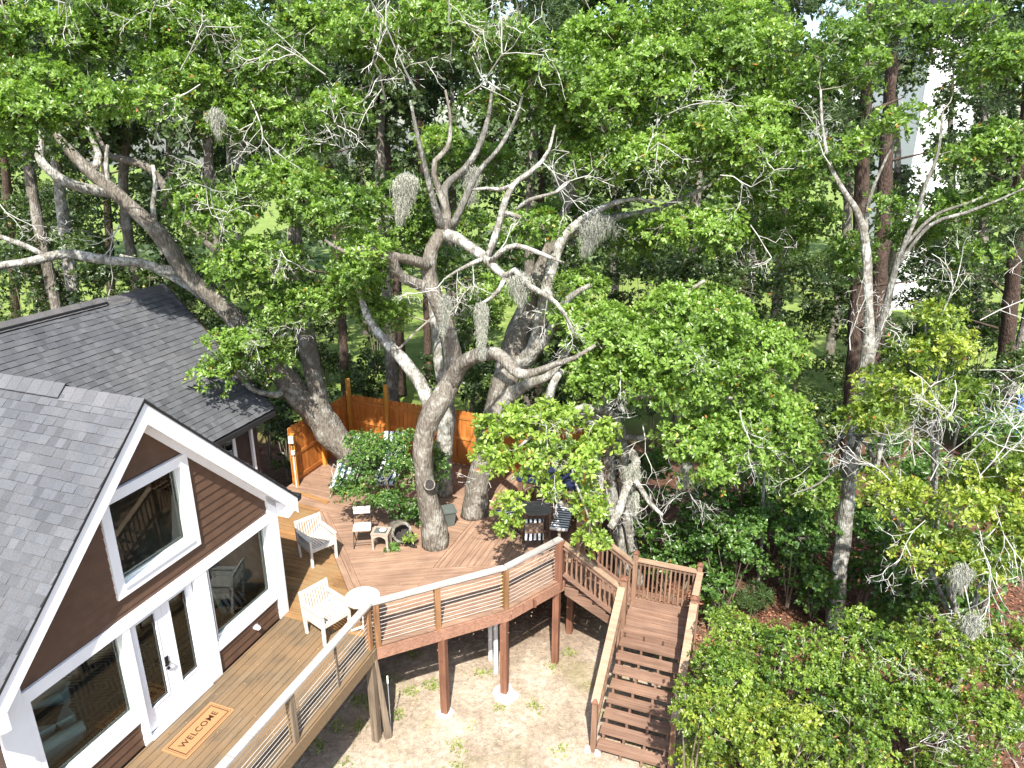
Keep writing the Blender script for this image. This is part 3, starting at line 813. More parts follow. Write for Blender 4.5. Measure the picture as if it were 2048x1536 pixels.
newel(LB1 + .09, 2.66, -.05, 1.12)
for b_ in (LB0 - .09, LB1 + .09):
    part('concrete_footing', M['concrete'], stairs, lambda b: (b.cyl((b_ + .1, 2.62), .075, -.05, .06, 9, .05), b.cyl((b_ - .1, 2.62), .075, -.05, .06, 9, .05)))
for b_ in (LB0 - .09, LB1 + .09):            # sloping hand rails of the lower flight
    top = (b_, LA0 + .08, LZ + .96); bot = (b_, 2.62, 1.12)
    part('hand_rail', M['stair_rail'], stairs, lambda b: b.beam(top, bot, .15, .04))
    part('guard_rail', M['stair'], stairs, lambda b: b.beam((b_, LA0 + .08, LZ + .88), (b_, 2.66, 1.02), .04, .09))
    part('guard_rail', M['stair'], stairs, lambda b: b.beam((b_, LA0 + .08, LZ + .18), (b_, 2.66, .32), .04, .09))
    for k in range(13):
        t = (k + .6) / 13.4; a_ = LA0 + .08 + t * (2.66 - LA0 - .08); zz = t * (1.02 - LZ - .88) + LZ + .86; z0 = t * (.32 - LZ - .18) + LZ + .16
        part('baluster', M['stair_v'], stairs, lambda b: b.box(b_ - .02, b_ + .02, a_ - .02, a_ + .02, z0, zz))
def level_rail(p, q, n, z0):
    part('hand_rail', M['stair_rail'], stairs, lambda b: b.beam((*p, z0 + .94), (*q, z0 + .94), .13, .038))
    part('guard_rail', M['stair'], stairs, lambda b: b.beam((*p, z0 + .87), (*q, z0 + .87), .04, .085))
    part('guard_rail', M['stair'], stairs, lambda b: b.beam((*p, z0 + .12), (*q, z0 + .12), .04, .085))
    for k in range(n):
        t = (k + .7) / (n + .4); x = p[0] + t * (q[0] - p[0]); y = p[1] + t * (q[1] - p[1])
        part('baluster', M['stair_v'], stairs, lambda b: (b.box(x - .018, x + .018, y - .055, y - .02, z0 + .03, z0 + .88)))
level_rail((LB0 + .03, LA1 + .0), (LB1 + .02, LA1 + .0), 13, LZ)
level_rail((LB1 + .08, LA0 + .12), (LB1 + .08, LA1 - .03), 11, LZ)
# upper flight: five rises from the deck to the landing
r1, n1 = (Z - LZ) / 5, 4
FB0 = 4.88; run1 = (LB0 - FB0) / 4.4
for k in range(n1):
    zt = Z - r1 * (k + 1); x0 = FB0 + run1 * k
    part('tread', M['stair'], stairs, lambda b: b.box(x0, x0 + run1 + .02, LA0 + .28, LA1 - .05, zt - .036, zt))
for a_ in (LA0 + .24, LA1 - .04):
    prof = [(FB0, Z - .04)]
    for k in range(n1): zt = Z - r1 * (k + 1) - .038; prof += [(FB0 + run1 * k, zt), (FB0 + run1 * (k + 1), zt)]
    prof += [(LB0, LZ - .28), (FB0, Z - .36)]
    o = MB(); n = len(prof)
    o.v = [(x, a_ - .022, z) for x, z in prof] + [(x, a_ + .022, z) for x, z in prof]
    o.f = [tuple(range(n)), tuple(range(2 * n - 1, n - 1, -1))] + [((k + 1) % n, k, n + k, n + (k + 1) % n) for k in range(n)]
    o.build('stringer', M['stair'], stairs)
    yb = LA0 + .16 if a_ < 5.2 else LA1 - .02
    tp, bt = (FB0 - .02, yb, Z + .93), (LB0 - .06, yb, LZ + .86)
    part('hand_rail', M['stair_rail'], stairs, lambda b: b.beam(tp, bt, .13, .038))
    part('guard_rail', M['stair'], stairs, lambda b: b.beam((tp[0], yb, tp[2] - .09), (bt[0], yb, bt[2] - .09), .04, .11))
    part('guard_rail', M['stair'], stairs, lambda b: b.beam((tp[0], yb, tp[2] - .74), (bt[0], yb, bt[2] - .74), .04, .09))
    for k in range(12):
        t = (k + .6) / 12.4; x = tp[0] + t * (bt[0] - tp[0]); zz = tp[2] + t * (bt[2] - tp[2])
        part('baluster', M['stair_v'], stairs, lambda b: b.box(x - .018, x + .018, yb + .015, yb + .05, zz - .8, zz - .07))
part('newel_post', M['stair_v'], stairs, lambda b: b.box(4.84, 4.94, LA1 - .07, LA1 + .03, Z - .3, Z + 1.0))

# ------------------------------------------------------------------ fence
fence = frame_thing('privacy_fence', 'orange stained wooden privacy fence with tall posts closing the back of the deck', 'fence')
def fence_run(p, q, h=1.62, posts=(), seed=0):
    r = random.Random(seed)
    p = Vector(p); q = Vector(q); L_ = (q - p).length; t = (q - p) / L_; ang = math.atan2(t.y, t.x); nrm = Vector((-t.y, t.x))
    n = int(L_ / .141)
    for k in range(n):
        c = p + t * (k + .5) * L_ / n; hh = h + r.uniform(-.012, .012)
        b = MB(); w = .068
        poly = [(-w, 0), (w, 0), (w, hh - .03), (w - .028, hh), (-w + .028, hh), (-w, hh - .03)]
        i = len(poly)
        b.v = [(x, 0, z) for x, z in poly] + [(x, .018, z) for x, z in poly]
        b.f = [tuple(range(i)), tuple(range(2 * i - 1, i - 1, -1))] + [((j + 1) % i, j, i + j, i + (j + 1) % i) for j in range(i)]
        me = bpy.data.meshes.new('picket'); me.from_pydata(b.v, [], b.f); me.materials.append(M['fence']); me.update()
        o = link_mesh('picket', me, fence, (c.x, c.y, Z + .02)); o.rotation_euler = (0, r.uniform(-.004, .004), ang)
    for hz in (.14, .82, 1.44):
        o = part('rail', M['fence_rail'], fence, lambda b: b.box(-L_ / 2, L_ / 2, -.055, -.012, -.045, .045))
        m_ = (p + q) / 2; o.location = (m_.x, m_.y, Z + hz); o.rotation_euler = (0, 0, ang)
    for d_, hp in posts:
        c = p + t * d_ - nrm * .07
        part('post', M['fence_post'], fence, lambda b: b.box(c.x - .05, c.x + .05, c.y - .05, c.y + .05, Z - .1, Z + hp))
fence_run((-3.15, 6.4), (-3.12, 9.15), posts=((1.35, 1.5),), seed=1)
fence_run((-3.1, 9.17), (1.0, 9.1), posts=((.08, 2.15), (1.35, 2.12), (2.8, 1.5)), seed=2)
fence_run((1.0, 9.1), (4.8, 9.12), posts=((.1, 1.5), (2.4, 1.5)), seed=3)
fence_run((4.82, 9.1), (4.82, 6.6), posts=((.1, 1.6), (2.45, 1.6)), seed=4)
cond = thing('power_conduit', 'white outlet box on grey conduit beside the left end of the orange fence', 'outlet', HW(-3.0, 6.33, Z))
part('pipe', M['pvc'], cond, lambda b: b.tube([(0, 0, 0), (0, 0, .95)], .018, 8))
part('junction_box', M['pvc'], cond, lambda b: b.cyl((0, 0), .055, .95, 1.06, 10))
part('cord', M['iron'], cond, lambda b: b.tube([(0, 0, 1.05), (.02, -.02, 1.2), (-.02, -.03, 1.3)], .01, 6))
part('outlet_box', M['white'], cond, lambda b: b.box(-.07, .05, -.05, .03, 1.28, 1.46))
part('mounting_post', M['fence_post'], cond, lambda b: b.box(-.05, .05, .02, .12, 0, 1.5))

# ------------------------------------------------------------------ things in the house, seen through the panes
def rug_mat():
    m, nt, p = new_mat('rug')
    tc = N(nt, 'ShaderNodeTexCoord'); sx = N(nt, 'ShaderNodeSeparateXYZ'); nt.links.new(tc.outputs['Object'], sx.inputs[0])
    def tri(sock, per):
        a = N(nt, 'ShaderNodeMath', operation='PINGPONG'); a.inputs[1].default_value = per
        o = N(nt, 'ShaderNodeMath', operation='ADD'); o.inputs[1].default_value = 20.0; nt.links.new(sock, o.inputs[0]); nt.links.new(o.outputs[0], a.inputs[0]); return a.outputs[0]
    s = N(nt, 'ShaderNodeMath', operation='MULTIPLY_ADD'); s.inputs[1].default_value = .62
    nt.links.new(tri(sx.outputs[0], .42), s.inputs[0]); nt.links.new(tri(sx.outputs[1], .36), s.inputs[2])
    f = N(nt, 'ShaderNodeMath', operation='PINGPONG'); f.inputs[1].default_value = .044; nt.links.new(s.outputs[0], f.inputs[0])
    g = N(nt, 'ShaderNodeMath', operation='LESS_THAN'); g.inputs[1].default_value = .015; nt.links.new(f.outputs[0], g.inputs[0])
    c = mix(nt, g.outputs[0], (.06, .062, .065), (.55, .52, .44))
    nt.links.new(c, p.inputs['Base Color']); p.inputs['Roughness'].default_value = .95
    return m
rug = thing('rug', 'dark rug with pale nested diamond lines inside the house', 'rug', HW(-2.1, -1.6, Z + .02), -YAW)
part('pile', rug_mat(), rug, lambda b: b.box(-1.6, 1.35, -1.55, 1.75, 0, .014))
arm = thing('armchair', 'pale sage slipcovered armchair with rolled arms behind the left window', 'armchair', HW(-1.08, -2.42, Z + .034), -YAW + 2.8)
part('seat', M['sage'], arm, lambda b: b.box(-.34, .34, -.42, .36, .1, .46))
part('seat_cushion', M['sage'], arm, lambda b: b.tube([(0, -.44, .5), (0, -.4, .5), (0, .3, .5)], [.2, .3, .3], 4))
part('backrest', M['sage'], arm, lambda b: b.hexa([(-.4, .26, .1), (.4, .26, .1), (.4, .46, .1), (-.4, .46, .1), (-.36, .34, .92), (.36, .34, .92), (.36, .5, .9), (-.36, .5, .9)]))
for s_ in (-1, 1):
    part('arm', M['sage'], arm, lambda b: (b.box(s_ * .42 - .07, s_ * .42 + .07, -.4, .4, .08, .6), b.tube([(s_ * .44, -.44, .62), (s_ * .44, .44, .62)], .1, 14)), smooth=False)
    for y_ in (-.36, .38): part('leg', M['teak'], arm, lambda b: b.box(s_ * .36 - .025, s_ * .36 + .025, y_ - .025, y_ + .025, 0, .1))
part('skirt', M['sage'], arm, lambda b: b.box(-.49, .49, -.425, -.4, .03, .3))
cush = thing('cushion', 'black square cushion lying on the sage armchair', 'cushion', HW(-1.1, -2.3, Z + .62), .3)
part('cover', M['black_cloth'], cush, lambda b: b.hexa([(-.24, -.22, 0), (.24, -.22, 0), (.24, .22, .02), (-.24, .22, .02), (-.2, -.19, .13), (.2, -.19, .13), (.2, .19, .15), (-.2, .19, .15)]))
throw = thing('throw_blanket', 'mint folded throw draped on a chest behind the left window', 'blanket', HW(-1.95, -1.95, Z + .034), -YAW + .2)
part('fold', M['sage'], throw, lambda b: (b.box(-.3, .3, -.5, .5, .36, .42), b.box(.3, .34, -.42, .4, .1, .415), b.box(-.26, .26, -.46, .46, 0, .36)))
bask = thing('basket', 'orange striped wicker basket beside the sage armchair', 'basket', HW(-1.62, -2.55, Z + .034))
part('body', M['wicker'], bask, lambda b: b.cyl((0, 0), .17, 0, .5, 18, .22))
part('rim', M['wicker'], bask, lambda b: b.tube([(.22 * math.cos(k * .524), .22 * math.sin(k * .524), .5) for k in range(13)], .02, 6))
wc = thing('wicker_chair', 'green cane chair with curved legs and striped seat behind the right window', 'chair', HW(-.72, 1.2, Z + .02), -YAW + 2.6)
M['cane'] = plain_mat('green_cane', (.3, .38, .26), .6)
part('seat', M['bw_stripe'], wc, lambda b: b.box(-.24, .24, -.24, .24, .42, .48))
part('back_frame', M['cane'], wc, lambda b: b.tube([(-.24, .24, .46), (-.27, .3, .75), (-.17, .34, .98), (0, .35, 1.04), (.17, .34, .98), (.27, .3, .75), (.24, .24, .46)], .022, 8))
for k in range(7): part('spindle', M['cane'], wc, lambda b: b.tube([(-.18 + k * .06, .25, .47), (-.2 + k * .066, .33, .98 - abs(k - 3) * .02)], .009, 6))
for sx_ in (-1, 1):
    for sy_ in (-1, 1): part('leg', M['cane'], wc, lambda b: b.tube([(sx_ * .22, sy_ * .22, .44), (sx_ * .25, sy_ * .26, .25), (sx_ * .22, sy_ * .22, .08), (sx_ * .26, sy_ * .27, 0)], [.022, .02, .017, .02], 8))

# ------------------------------------------------------------------ things on the deck
dm = thing('door_mat', 'tan coir doormat printed WELCOME in front of the double door', 'doormat', HW(.59, -1.135, Z + .003), -YAW)
part('coir', M['mat'], dm, lambda b: b.box(-.245, .245, -.53, .53, 0, .016))
def ring_(b, x, y, t):
    b.box(-x, x, -y, -y + t, .016, .0175); b.box(-x, x, y - t, y, .016, .0175); b.box(-x, -x + t, -y + t, y - t, .016, .0175); b.box(x - t, x, -y + t, y - t, .016, .0175)
part('border', M['mat_ink'], dm, lambda b: ring_(b, .185, .47, .016))
part('border', M['mat_ink'], dm, lambda b: ring_(b, .21, .495, .005))
fc = bpy.data.curves.new('lettering', 'FONT'); fc.body = 'WELCOME'; fc.size = .148; fc.align_x = 'CENTER'; fc.align_y = 'CENTER'; fc.extrude = .0012; fc.space_character = 1.12; fc.offset = .0018
to = bpy.data.objects.new('lettering_curve', fc); C.objects.link(to)
bpy.context.view_layer.update()
tme = bpy.data.meshes.new_from_object(to.evaluated_get(bpy.context.evaluated_depsgraph_get()))
bpy.data.objects.remove(to)
tme.materials.clear(); tme.materials.append(M['mat_ink'])
lo_ = link_mesh('lettering', tme, dm, (0, 0, .018)); lo_.rotation_euler = (0, 0, R90); lo_['label'] = 'word WELCOME in dark letters'

def make_armchair(label, loc, rz):
    t = thing('slatted_armchair', label, 'chair', (0, 0, 0), 0, 'white slatted armchairs on the deck')
    w, dp = .29, .28
    for s in (-1, 1):
        part('leg', M['chair'], t, lambda b: b.box(s * w - .025, s * w + .025, -dp - .02, -dp + .03, 0, .62))
        part('leg', M['chair'], t, lambda b: b.hexa([(s * w - .022, dp - .03, 0), (s * w + .022, dp - .03, 0), (s * w + .022, dp + .02, 0), (s * w - .022, dp + .02, 0), (s * w - .022, dp + .08, .86), (s * w + .022, dp + .08, .86), (s * w + .022, dp + .115, .86), (s * w - .022, dp + .115, .86)]))
        part('armrest', M['chair'], t, lambda b: b.box(s * w - .04, s * w + .04, -dp - .03, dp + .05, .62, .65))
        part('arm_panel', M['chair'], t, lambda b: (b.box(s * w - .01, s * w + .01, -dp + .03, dp, .47, .6), b.box(s * w - .01, s * w + .01, -dp + .03, dp, .33, .455)))
        part('side_rail', M['chair'], t, lambda b: b.box(s * w - .018, s * w + .018, -dp + .03, dp, .36, .43))
    part('front_rail', M['chair'], t, lambda b: b.box(-w + .025, w - .025, -dp - .01, -dp + .015, .355, .43))
    for k in range(9):
        x = -.232 + k * .058
        part('seat_slat', M['chair'], t, lambda b: b.hexa([(x - .018, -dp, .42), (x + .018, -dp, .42), (x + .018, dp, .39), (x - .018, dp, .39), (x - .018, -dp, .438), (x + .018, -dp, .438), (x + .018, dp, .408), (x - .018, dp, .408)]))
        part('back_slat', M['chair'], t, lambda b: b.beam((x, dp + .025, .43), (x, dp + .085, .8), .034, .014, (0, 1, 0)))
    part('back_rail', M['chair'], t, lambda b: b.box(-w + .022, w - .022, dp + .07, dp + .105, .785, .86))
    part('back_rail', M['chair'], t, lambda b: b.box(-w + .022, w - .022, dp + .005, dp + .035, .4, .45))
    t.location = loc; t.rotation_euler = (0, 0, rz)
    return t
c1 = make_armchair('white slatted wooden armchair beside the house shadow, away from the round table', HW(-.5, 3.69, Z + .002), math.radians(42.7))
copy_thing(c1, HW(1.15, 1.62, Z + .002), math.radians(50), 'white slatted wooden armchair beside the round table at the rail corner')

rt = thing('round_table', 'round pale wooden pedestal table at the railing corner', 'table', (-2.80, 11.46, Z + .002), .3)
part('tabletop', M['chair'], rt, lambda b: (b.cyl((0, 0), .325, .70, .73, 36), b.cyl((0, 0), .30, .675, .70, 36)))
part('pedestal', M['chair'], rt, lambda b: b.tube([(0, 0, .03), (0, 0, .12), (0, 0, .4), (0, 0, .69)], [.05, .04, .03, .04], 12))
for k in range(4): part('foot', M['chair'], rt, lambda b: b.tube([(0, 0, .07), (.14 * math.cos(k * R90), .14 * math.sin(k * R90), .05), (.25 * math.cos(k * R90), .25 * math.sin(k * R90), .02)], [.03, .025, .022], 8))

bc = thing('bistro_chair', 'folding bistro chair with white seat and thin dark iron legs', 'chair', HW(.14, 4.52, Z + .002), math.radians(8))
for k in range(5): part('seat_slat', M['chair'], bc, lambda b: b.box(-.2, .2, -.18 + k * .072, -.118 + k * .072, .44, .458))
for k in range(2): part('back_slat', M['chair'], bc, lambda b: b.box(-.2, .2, .19, .205, .68 + k * .1, .76 + k * .1))
for s in (-1, 1):
    part('leg', M['iron'], bc, lambda b: b.tube([(s * .2, -.2, 0), (s * .2, .12, .45), (s * .2, .205, .86)], .011, 6))
    part('leg', M['iron'], bc, lambda b: b.tube([(s * .18, .2, 0), (s * .18, -.14, .44)], .011, 6))
part('stretcher', M['iron'], bc, lambda b: b.tube([(-.2, -.12, .1), (.2, -.12, .1)], .009, 6))

st = thing('side_table', 'small carved wooden side table with dark inset top beside the log', 'side table', HW(.6, 4.57, Z + .002), math.radians(-6))
part('tabletop', M['stool'], st, lambda b: (b.box(-.2, .2, -.17, -.12, .38, .42), b.box(-.2, .2, .12, .17, .38, .42), b.box(-.2, -.14, -.12, .12, .38, .42), b.box(.14, .2, -.12, .12, .38, .42)))
part('inset', M['grey_pot'], st, lambda b: b.box(-.14, .14, -.12, .12, .385, .405))
for sx_ in (-1, 1):
    for sy_ in (-1, 1): part('leg', M['stool'], st, lambda b: b.box(sx_ * .165 - .025, sx_ * .165 + .025, sy_ * .14 - .025, sy_ * .14 + .025, 0, .38))
for sy_ in (-1, 1):
    def arch(b):
        pr = [(-.14, .38), (-.14, .25), (-.11, .3), (-.05, .335), (0, .345), (.05, .335), (.11, .3), (.14, .25), (.14, .38)]
        n = len(pr); b.v = [(x, sy_ * .15 - .01, z) for x, z in pr] + [(x, sy_ * .15 + .01, z) for x, z in pr]
        b.f = [tuple(range(n)), tuple(range(2 * n - 1, n - 1, -1))] + [((k + 1) % n, k, n + k, n + (k + 1) % n) for k in range(n)]
    part('apron', M['stool'], st, arch)
ash = thing('stone_dish', 'round grey dish on the small carved side table', 'dish', HW(.64, 4.58, Z + .41))
part('bowl', M['pvc'], ash, lambda b: (b.cyl((0, 0), .05, 0, .03, 16, .075)))
part('rim', M['pvc'], ash, lambda b: b.tube([(.075 * math.cos(k * .524), .075 * math.sin(k * .524), .03) for k in range(13)], .008, 6))

lg = thing('hollow_log', 'hollow log planter with dark round opening lying on the deck', 'planter', HW(.98, 4.98, Z), 0)
def logshape(b):
    ax = Vector((.35, -.85, .28)).normalized(); n = 22; u = ax.orthogonal().normalized(); w = ax.cross(u); r_ = random.Random(3)
    c0 = Vector((-.05, -.1, .26)) ; c1 = Vector((-.05, -.1, .26)) - ax * .62
    rows = [(c0 - ax * .22, .17), (c0, .185), (c0 + ax * .004, .235), (c0 - ax * .1, .25), (c0 - ax * .35, .24), (c1, .2), (c1 - ax * .1, .05)]
    jit = [r_.uniform(.93, 1.07) for _ in range(n)]
    for c, rr_ in rows: b.v += [tuple(c + (u * math.cos(6.283 * k / n) + w * math.sin(6.283 * k / n)) * rr_ * jit[k]) for k in range(n)]
    for q_ in range(len(rows) - 1):
        for k in range(n): b.f.append((q_ * n + k, q_ * n + (k + 1) % n, (q_ + 1) * n + (k + 1) % n, (q_ + 1) * n + k))
    return c0, ax, u, w
part('shell', M['bark_oak'], lg, lambda b: logshape(b), smooth=True)
def hollow(b):
    ax = Vector((.35, -.85, .28)).normalized(); n = 20; u = ax.orthogonal().normalized(); w = ax.cross(u); c0 = Vector((-.05, -.1, .26)) - ax * .05
    for dd, r_ in ((0, .183), (-.13, .15), (-.16, .02)): b.v += [tuple(c0 + ax * dd + (u * math.cos(6.283 * k / n) + w * math.sin(6.283 * k / n)) * r_) for k in range(n)]
    for q_ in range(2):
        for k in range(n): b.f.append((q_ * n + (k + 1) % n, q_ * n + k, (q_ + 1) * n + k, (q_ + 1) * n + (k + 1) % n))
part('hollow', M['dark_wood'], lg, hollow)
part('branch_stub', M['dark_wood'], lg, lambda b: b.tube([(.0, -.15, .1), (.18, -.3, .06), (.3, -.34, .05)], [.05, .04, .02], 8))
pot = thing('plant_pot', 'square dark grey planter behind the central oak trunk', 'planter', (-1.55, 15.35, Z), .3)
part('body', M['grey_pot'], pot, lambda b: b.hexa([(-.13, -.13, 0), (.13, -.13, 0), (.13, .13, 0), (-.13, .13, 0), (-.18, -.18, .4), (.18, -.18, .4), (.18, .18, .4), (-.18, .18, .4)]))
part('rim', M['grey_pot'], pot, lambda b: (b.box(-.2, .2, -.2, -.17, .38, .42), b.box(-.2, .2, .17, .2, .38, .42), b.box(-.2, -.17, -.17, .17, .38, .42), b.box(.17, .2, -.17, .17, .38, .42)))

def lounger(label, loc, rz, back=50):
    t = thing('sun_lounger', label, 'sun lounger', (0, 0, 0), 0, 'blue striped sun loungers by the fence')
    w = .31
    for s in (-1, 1):
        part('side_rail', M['aluminium'], t, lambda b: b.tube([(s * w, -.95, .33), (s * w, .35, .33)], .018, 8))
        part('leg', M['aluminium'], t, lambda b: b.tube([(s * w, -.82, .33), (s * (w + .01), -.86, 0)], .018, 8))
        part('leg', M['aluminium'], t, lambda b: b.tube([(s * w, .25, .33), (s * (w + .01), .3, 0)], .018, 8))
        part('armrest', M['aluminium'], t, lambda b: b.tube([(s * w, -.35, .33), (s * (w + .04), -.32, .5), (s * (w + .04), .05, .52), (s * w, .2, .35)], .014, 8))
    part('foot_bar', M['aluminium'], t, lambda b: b.tube([(-w, -.95, .33), (w, -.95, .33)], .018, 8))
    sx = 14
    def sheet(b, p0, p1, wd=.285, th=.03):
        b.hexa([(-wd, p0[0], p0[1] - th), (wd, p0[0], p0[1] - th), (wd, p1[0], p1[1] - th), (-wd, p1[0], p1[1] - th), (-wd, p0[0], p0[1]), (wd, p0[0], p0[1]), (wd, p1[0], p1[1]), (-wd, p1[0], p1[1])])
    part('seat_cushion', M['blue_stripe'], t, lambda b: sheet(b, (-.93, .37), (.3, .36), th=.05))
    a_ = math.radians(back); L_ = .85
    part('back_cushion', M['blue_stripe'], t, lambda b: sheet(b, (.31, .37), (.31 + L_ * math.cos(a_), .37 + L_ * math.sin(a_)), th=.06))
    part('back_frame', M['aluminium'], t, lambda b: b.tube([(-w, .3, .31), (-w, .33 + L_ * math.cos(a_), .35 + L_ * math.sin(a_)), (w, .33 + L_ * math.cos(a_), .35 + L_ * math.sin(a_)), (w, .3, .31)], .017, 8))
    t.location = loc; t.rotation_euler = (0, 0, rz); return t
lounger('blue and white striped sun lounger by the left fence behind the leaning oak', (-4.42, 17.55, Z + .002), math.radians(4), 40)
lounger('blue and white striped sun lounger standing behind the leafy potted shrub', (-3.28, 17.7, Z + .002), math.radians(-4), 58)

# dining corner
dt = thing('dining_table', 'dark weathered wooden drop leaf table in the shaded deck corner', 'table', (.58, 14.85, Z + .002), .1)
part('tabletop', M['tabletop'], dt, lambda b: b.prism([(-.33, -.2), (-.2, -.34), (.2, -.34), (.33, -.2), (.33, .3), (-.33, .3)], .71, .74))
part('drop_leaf', M['teak'], dt, lambda b: b.hexa([(.335, -.24, .70), (.35, -.24, .5), (.35, .28, .5), (.335, .28, .70), (.345, -.24, .735), (.37, -.24, .5), (.37, .28, .5), (.345, .28, .735)]))
for sx_ in (-1, 1):
    for sy_ in (-1, 1): part('leg', M['teak'], dt, lambda b: b.box(sx_ * .27 - .025, sx_ * .27 + .025, sy_ * .2 - .025, sy_ * .2 + .025, 0, .71))
def fold_chair(label, loc, rz):
    t = thing('folding_chair', label, 'chair', (0, 0, 0), 0, 'folding chairs round the dining table')
    part('seat', M['teak'], t, lambda b: b.box(-.21, .21, -.2, .18, .42, .445))
    part('seat_cushion', M['bw_stripe_x'], t, lambda b: (b.box(-.215, .215, -.21, .2, .447, .5), b.box(-.215, .215, .2, .215, .36, .5)))
    for k in range(3): part('back_slat', M['teak'], t, lambda b: b.box(-.2, .2, .24, .255, .56 + k * .09, .63 + k * .09))
    part('back_cushion', M['bw_stripe_x'], t, lambda b: (b.box(-.205, .205, .19, .235, .5, .88), b.box(-.205, .205, .235, .262, .835, .88)))
    for s in (-1, 1):
        part('leg', M['iron'], t, lambda b: b.tube([(s * .22, -.24, 0), (s * .22, .12, .43), (s * .22, .25, .88)], .012, 6))
        part('leg', M['iron'], t, lambda b: b.tube([(s * .2, .26, 0), (s * .2, -.16, .43)], .012, 6))
    part('stretcher', M['iron'], t, lambda b: b.tube([(-.2, .24, .03), (.2, .24, .03)], .01, 6))
    t.location = loc; t.rotation_euler = (0, 0, rz); return t
fold_chair('folding chair with black striped cushion backed toward the deck railing', (.47, 14.25, Z + .002), math.radians(184))
fold_chair('folding chair with black striped cushion on the oak side of the dining table', (-.12, 15.0, Z + .002), math.radians(-70))
bn = thing('bench', 'wooden bench with black and white striped pad beside the dining table', 'bench', (1.17, 14.9, Z + .002), math.radians(-12))
part('seat', M['stool'], bn, lambda b: b.box(-.2, .2, -.55, .55, .4, .43))
part('pad', M['bw_stripe'], bn, lambda b: b.box(-.205, .205, -.56, .56, .432, .48))
for y_ in (-.42, .42):
    part('trestle', M['stool'], bn, lambda b: (b.box(-.03, .03, y_ - .03, y_ + .03, .04, .4), b.box(-.16, .16, y_ - .035, y_ + .035, 0, .045)))
part('stretcher', M['stool'], bn, lambda b: b.box(-.02, .02, -.4, .4, .15, .2))

tub = thing('hot_tub', 'square hot tub with navy vinyl cover and brown slatted sides by the fence', 'hot tub', HW(3.75, 8.1, Z + .002), -YAW)
part('shell', M['tubwood'], tub, lambda b: b.box(-.82, .82, -.82, .82, .05, .8))
for k in range(12):
    x = -.78 + k * .142
    part('side_slat', M['tubwood'], tub, lambda b: b.box(x - .06, x + .06, -.845, -.82, .04, .78))
    part('side_slat', M['tubwood'], tub, lambda b: b.box(-.845, -.82, x - .06, x + .06, .04, .78))
for s in (-1, 1):
    part('cover', M['navy'], tub, lambda b: b.hexa([(-.87, s * .005, .8), (.87, s * .005, .8), (.87, s * .87, .8), (-.87, s * .87, .8), (-.87, s * .005, .93), (.87, s * .005, .93), (.87, s * .87, .89), (-.87, s * .87, .89)] if s > 0 else [(-.87, -.87, .8), (.87, -.87, .8), (.87, -.005, .8), (-.87, -.005, .8), (-.87, -.87, .89), (.87, -.87, .89), (.87, -.005, .93), (-.87, -.005, .93)]))
sk = thing('garden_stake', 'thin white tipped metal stake standing in the sandy yard', 'stake', (-2.357, 11.08, -.03))
part('rod', M['silver'], sk, lambda b: b.tube([(0, 0, -.1), (0, 0, 1.33)], .008, 6))
part('tip', M['white'], sk, lambda b: b.tube([(0, 0, 1.2), (0, 0, 1.36)], .017, 8))
# white house and a blue covered boat beyond the trees
wh = thing('distant_house', 'tall white house half hidden behind the trees beyond the lawn', 'house', (25.77,46.00,4.75), .15)
wh.location.z = 0
def whw(b): b.box(-1.6, 1.9, 0, 5, 0, 17)
part('wall', M['white'], wh, whw)
for k in range(3):
    w_ = part('window', M['pvc'], wh, lambda b: b.box(.5, 1.5, -.06, .02, 3 + k * 5, 5.2 + k * 5))
    part('pane', M['black_cloth'], w_, lambda b: b.box(.6, 1.4, -.08, -.05, 3.1 + k * 5, 5.1 + k * 5))
part('roof', M['black_edge'], wh, lambda b: b.prism_yz([(-.6, 16.9), (3.5, 20), (7.6, 16.9)][::-1], -2, 2.3))
bt = thing('covered_trailer', 'silver trailer under a bright blue cover beyond the trees', 'trailer', (18.61,24.82,0.00), .4)
part('body', M['silver'], bt, lambda b: b.box(-2.2, 2.2, -.8, .8, .5, 1.0))
part('cover', M['blue_tarp'], bt, lambda b: b.prism_yz([(-.85, .95), (.85, .95), (.6, 1.6), (-.6, 1.6)], -2.25, 2.25))
for s in (-1, 1): part('wheel', M['black_edge'], bt, lambda b: b.tube([(.2, s * .85, .33), (.2, s * .7, .33)], .34, 18))

# ------------------------------------------------------------------ trees
PAL = {  # darkest, middle, freshest leaf colour, share of orange or yellow leaves
    'oak': ((.056, .108, .020), (.130, .226, .038), (.240, .370, .070), .008),
    'lime': ((.110, .180, .028), (.235, .350, .052), (.370, .490, .100), .010),
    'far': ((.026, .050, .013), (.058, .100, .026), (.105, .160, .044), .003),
    'shrub': ((.046, .098, .018), (.130, .225, .032), (.270, .370, .056), .010),
    'yellow': ((.056, .108, .018), (.165, .255, .035), (.340, .405, .062), .014),
    'maple': ((.042, .102, .024), (.100, .205, .042), (.200, .325, .072), .004),
    'pine': ((.040, .078, .024), (.080, .140, .042), (.130, .210, .066), .004),
}
def unit(v): return v / np.maximum(np.linalg.norm(v, axis=-1, keepdims=True), 1e-9)

def rand_unit(n):
    v = rng.normal(size=(n, 3)); return unit(v)

